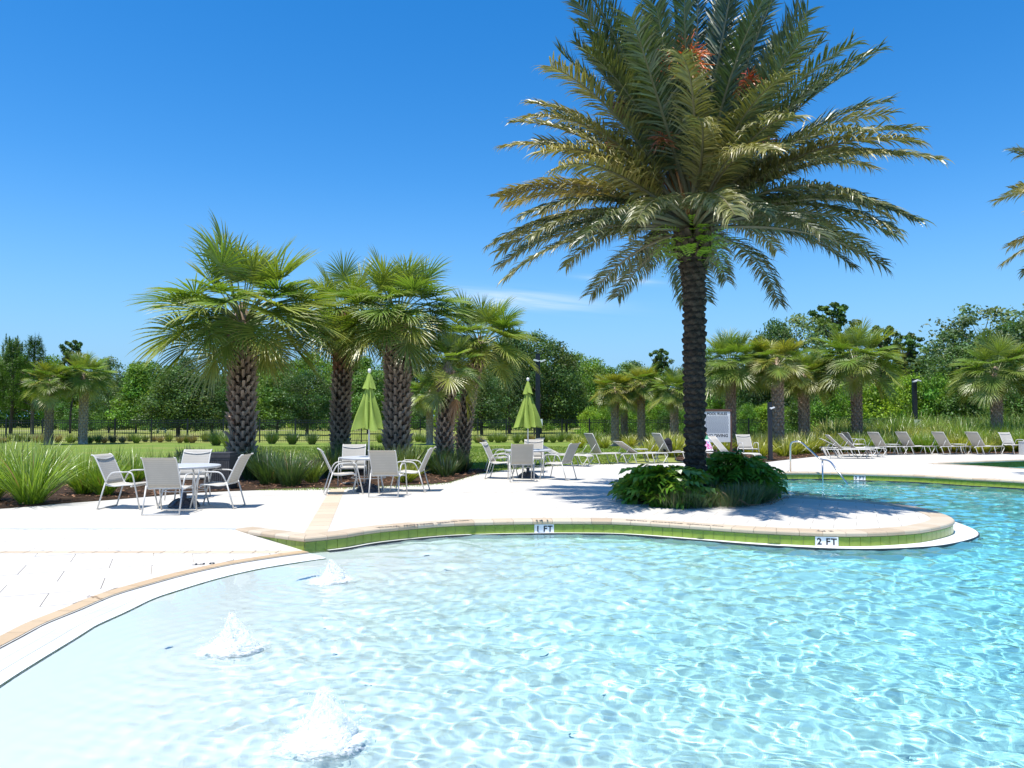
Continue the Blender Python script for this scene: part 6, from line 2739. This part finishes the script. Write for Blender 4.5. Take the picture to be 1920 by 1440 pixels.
def tree(px, base_py, top_py, wpx, kind, label, name='tree', group=None, d=None, rz=None):
    d = d or EYE * FPX / (base_py - 783)
    h = Z(top_py, d)
    t = thing(name, label, 'tree', (X(px, d), d, -0.03), rnd.uniform(0, 6) if rz is None else rz, group)
    tm, cm = TK[kind][rnd.randrange(len(TK[kind]))]
    hs = h / 9.0
    base_r = {'oak': 4.3, 'green': 3.5, 'thin': 2.8, 'pine': 2.0, 'young': 2.4}[kind]
    ws = (wpx / 2 / FPX * d) / base_r
    obj('trunk', tm, None, t, None, None, (max(hs, .6) if kind != 'oak' else ws, max(hs, .6) if kind != 'oak' else ws, hs))
    obj('crown', cm, None, t, None, None, (ws, ws, hs))
    return t


# trees standing free in the field, left to right
tree(22, 813, 628, 95, 'young', 'dense young pine with upright shoots at the left edge', 'pine_tree')
tree(62, 814, 622, 90, 'young', 'taller young pine with upright shoots, just right of the left-edge one', 'pine_tree')
tree(-30, 815, 640, 110, 'young', 'young pine mostly outside the left edge', 'pine_tree')
tree(133, 812, 640, 60, 'pine', 'thin pine with a round top above the small left palms', 'pine_tree')
tree(335, 818, 695, 150, 'oak', 'dark oak with a visible trunk behind the big palm, left side', 'oak_tree')
tree(256, 812, 690, 110, 'green', 'bright green tree left of the big fan palm', 'broadleaf_tree')
tree(205, 811, 672, 80, 'thin', 'thin grey-green tree behind the small left palms', 'broadleaf_tree')
tree(398, 817, 700, 100, 'oak', 'dark oak right behind the big palm trunk', 'oak_tree')
tree(520, 815, 705, 120, 'green', 'green tree between the big palm and the reddish one', 'broadleaf_tree')
tree(576, 816, 700, 110, 'oak', 'dark oak left of the reddish palm trunk', 'oak_tree')
tree(690, 813, 700, 110, 'green', 'green tree seen behind the left umbrella', 'broadleaf_tree')
tree(903, 816, 700, 110, 'oak', 'oak with a slim dark trunk left of the right umbrella', 'oak_tree')
tree(955, 813, 626, 120, 'oak', 'tall dark oak at the left of the tall black lamp post', 'oak_tree')
tree(1012, 812, 632, 150, 'oak', 'broad dark oak behind the tall black lamp post', 'oak_tree')
tree(1062, 811, 668, 90, 'oak', 'lower dark oak right of the tall black lamp post', 'oak_tree')
tree(1112, 806, 676, 90, 'green', 'rounded green tree right of the dark oaks', 'broadleaf_tree')
tree(1240, 806, 655, 55, 'pine', 'slim tree with a rounded top left of the date palm trunk', 'pine_tree')
tree(1180, 806, 690, 110, 'green', 'green tree behind the small palms left of the date palm', 'broadleaf_tree')
tree(1425, 812, 640, 130, 'oak', 'dark oak behind the blue-green palm', 'oak_tree')
tree(1500, 810, 592, 130, 'thin', 'grey-green airy tree above the golden palm', 'broadleaf_tree')
tree(1560, 806, 572, 110, 'pine', 'tall pine with rounded tufts above the golden palm', 'pine_tree')
tree(1655, 808, 612, 75, 'pine', 'small-crowned pine right of the broad green palm', 'pine_tree')
tree(1702, 810, 628, 85, 'pine', 'open pine beside the gap of sky right of the broad green palm', 'pine_tree')
tree(1790, 812, 612, 130, 'thin', 'airy tree left of the big right-hand oak', 'broadleaf_tree')
tree(1850, 813, 575, 190, 'thin', 'tall open grey-green tree at the right', 'broadleaf_tree')
tree(1905, 816, 612, 200, 'oak', 'broad dark oak cut off by the right edge', 'oak_tree')
tree(1800, 818, 660, 170, 'oak', 'low dark oak behind the lamp post with the white sign', 'oak_tree')
tree(1960, 816, 600, 180, 'oak', 'dark oak outside the right edge', 'oak_tree')
tree(1460, 812, 612, 110, 'oak', 'dark-topped oak left of the airy tree', 'oak_tree')
tree(1350, 808, 680, 110, 'green', 'green tree behind the date palm trunk', 'broadleaf_tree')
# second line of the wood: look-alikes
r = random.Random(5)
for k in range(46):
    px = -160 + k * 50 + r.uniform(-16, 16)
    kind = r.choice(['green', 'green', 'oak', 'green', 'thin'])
    hgt = 672 + 16 * math.sin(px / 170) + r.uniform(-12, 16)
    tree(px, 801 + r.uniform(-1.5, 1.5), hgt, r.uniform(75, 125), kind, {'green': 'mid-green tree in the wood line beyond the field', 'oak': 'dark-leaved tree in the wood line beyond the field', 'thin': 'thin grey-green tree in the wood line beyond the field'}[kind],
         'wood_tree', {'green': 'mid-green trees of the wood line', 'oak': 'dark trees of the wood line', 'thin': 'thin trees of the wood line'}[kind])


def leaf_belt(name, label, n, yf, hf, size, colr, seed, xr, depth):
    g = np.random.default_rng(seed)
    x = g.uniform(xr[0], xr[1], n)
    y = yf(x) + g.random(n) * depth
    H = hf(x, y)
    z = H * g.random(n) ** 0.75
    c = np.column_stack([x, y, z])
    nn = g.normal(size=(n, 3)) + np.array([0, -.2, .6])
    nn /= np.linalg.norm(nn, axis=1, keepdims=True)
    s = size * g.uniform(0.6, 1.4, n)
    pat = 0.5 + 0.5 * np.sin(x * 0.55 + 3 * np.sin(y * 0.3)) * np.sin(z * 1.3 + x * 0.8)
    T = np.array(colr) * (0.55 + 0.8 * pat[:, None]) * g.uniform(0.7, 1.35, (n, 1))
    v = quads_from(c, nn, s, 0.55, g)
    me = np_mesh(name, v, np.arange(n * 4).reshape(-1, 4), T)
    o = obj(name, me, M_tree)
    return tag(o, label, kind='stuff')


leaf_belt('woodland', 'far wood that reads as one dark green mass', 60000, lambda x: 165 + 4 * np.sin(x / 9), lambda x, y: 9.5 + 2 * np.sin(x / 7.0) + 1.5 * np.sin(x / 3.1), 0.42, (0.05, 0.085, 0.022), 5, (-170, 170), 14)
leaf_belt('undergrowth', 'low undergrowth along the foot of the wood', 50000, lambda x: 122 + 3 * np.sin(x / 6), lambda x, y: 2.6 + 1.3 * np.sin(x / 3.0) * np.sin(x / 7.7), 0.24, (0.06, 0.11, 0.02), 6, (-120, 120), 9)

# shrubs of the right-hand bed
SH = [tree_meshes(600 + i, 3.0, 1.7, 2.9, 46, 6500, 0.075, c, 0.45, 'dome', tr=.05) for i, c in enumerate(((0.13, 0.20, 0.02), (0.085, 0.15, 0.018), (0.05, 0.095, 0.02)))]


def shrub(px, d, top_py, wpx, i, label, group=None):
    h = Z(top_py, d)
    t = thing('shrub', label, 'shrub', (X(px, d), d, 0), rnd.uniform(0, 6), group)
    ws = (wpx / 2 / FPX * d) / 1.8
    obj('stem', SH[i][0], None, t, None, None, (ws, ws, h / 3))
    obj('foliage', SH[i][1], None, t, None, None, (ws, ws, h / 3))
    return t


shrub(1555, 48, 735, 90, 1, 'mid-green shrub left of the broad green palm trunk')
shrub(1650, 52, 712, 110, 0, 'bright yellow-green shrub right of the broad green palm trunk')
shrub(1700, 56, 700, 110, 0, 'bright shrub just left of the white-signed lamp post')
shrub(1755, 54, 710, 100, 1, 'shrub just right of the white-signed lamp post')
shrub(1810, 52, 722, 110, 2, 'dark shrub left of the rightmost palm trunk')
shrub(1905, 50, 725, 110, 2, 'dark shrub right of the rightmost palm trunk')
shrub(1600, 58, 722, 120, 1, 'shrub hidden behind the broad green palm trunk')
shrub(1850, 58, 705, 120, 1, 'taller shrub behind the rightmost palm')
shrub(1500, 50, 752, 80, 2, 'dark low shrub between golden palm and small palm')
shrub(1960, 48, 735, 110, 2, 'dark shrub outside the right edge')
r = random.Random(15)
for k in range(26):
    px = 1100 + k * 18 + r.uniform(-6, 6)
    if 1330 < px < 1360:
        continue
    shrub(px, r.uniform(62, 72), r.uniform(752, 772), r.uniform(45, 70), r.randrange(3), 'low shrub standing just beyond the fence behind the small palms', 'low shrubs beyond the fence')
for k in range(22):
    px = 110 + k * 45 + r.uniform(-10, 10)
    shrub(px, r.uniform(90, 105), r.uniform(752, 768), r.uniform(50, 80), r.randrange(3), 'low shrub under the field trees', 'low shrubs under the field trees')
# clipped dark hedge along the right-hand fence
g = np.random.default_rng(9)
n = 26000
xa, xb = X(1548, 50), X(2080, 50)
x = g.uniform(xa, xb, n)
y = 49.5 + g.uniform(-0.55, 0.55, n)
z = 1.52 * g.random(n) ** 0.6 + 0.05 * np.sin(x * 3)
nn = g.normal(size=(n, 3)) + np.array([0, -.3, .4])
nn /= np.linalg.norm(nn, axis=1, keepdims=True)
T = np.array([0.03, 0.062, 0.016]) * g.uniform(0.6, 1.5, (n, 1))
v = quads_from(np.column_stack([x, y, z]), nn, 0.055 * g.uniform(0.6, 1.4, n), 0.55, g)
hdg = obj('hedge', np_mesh('hedge', v, np.arange(n * 4).reshape(-1, 4), T), M_tree)
tag(hdg, 'clipped dark green hedge running behind the right-hand loungers', 'hedge')
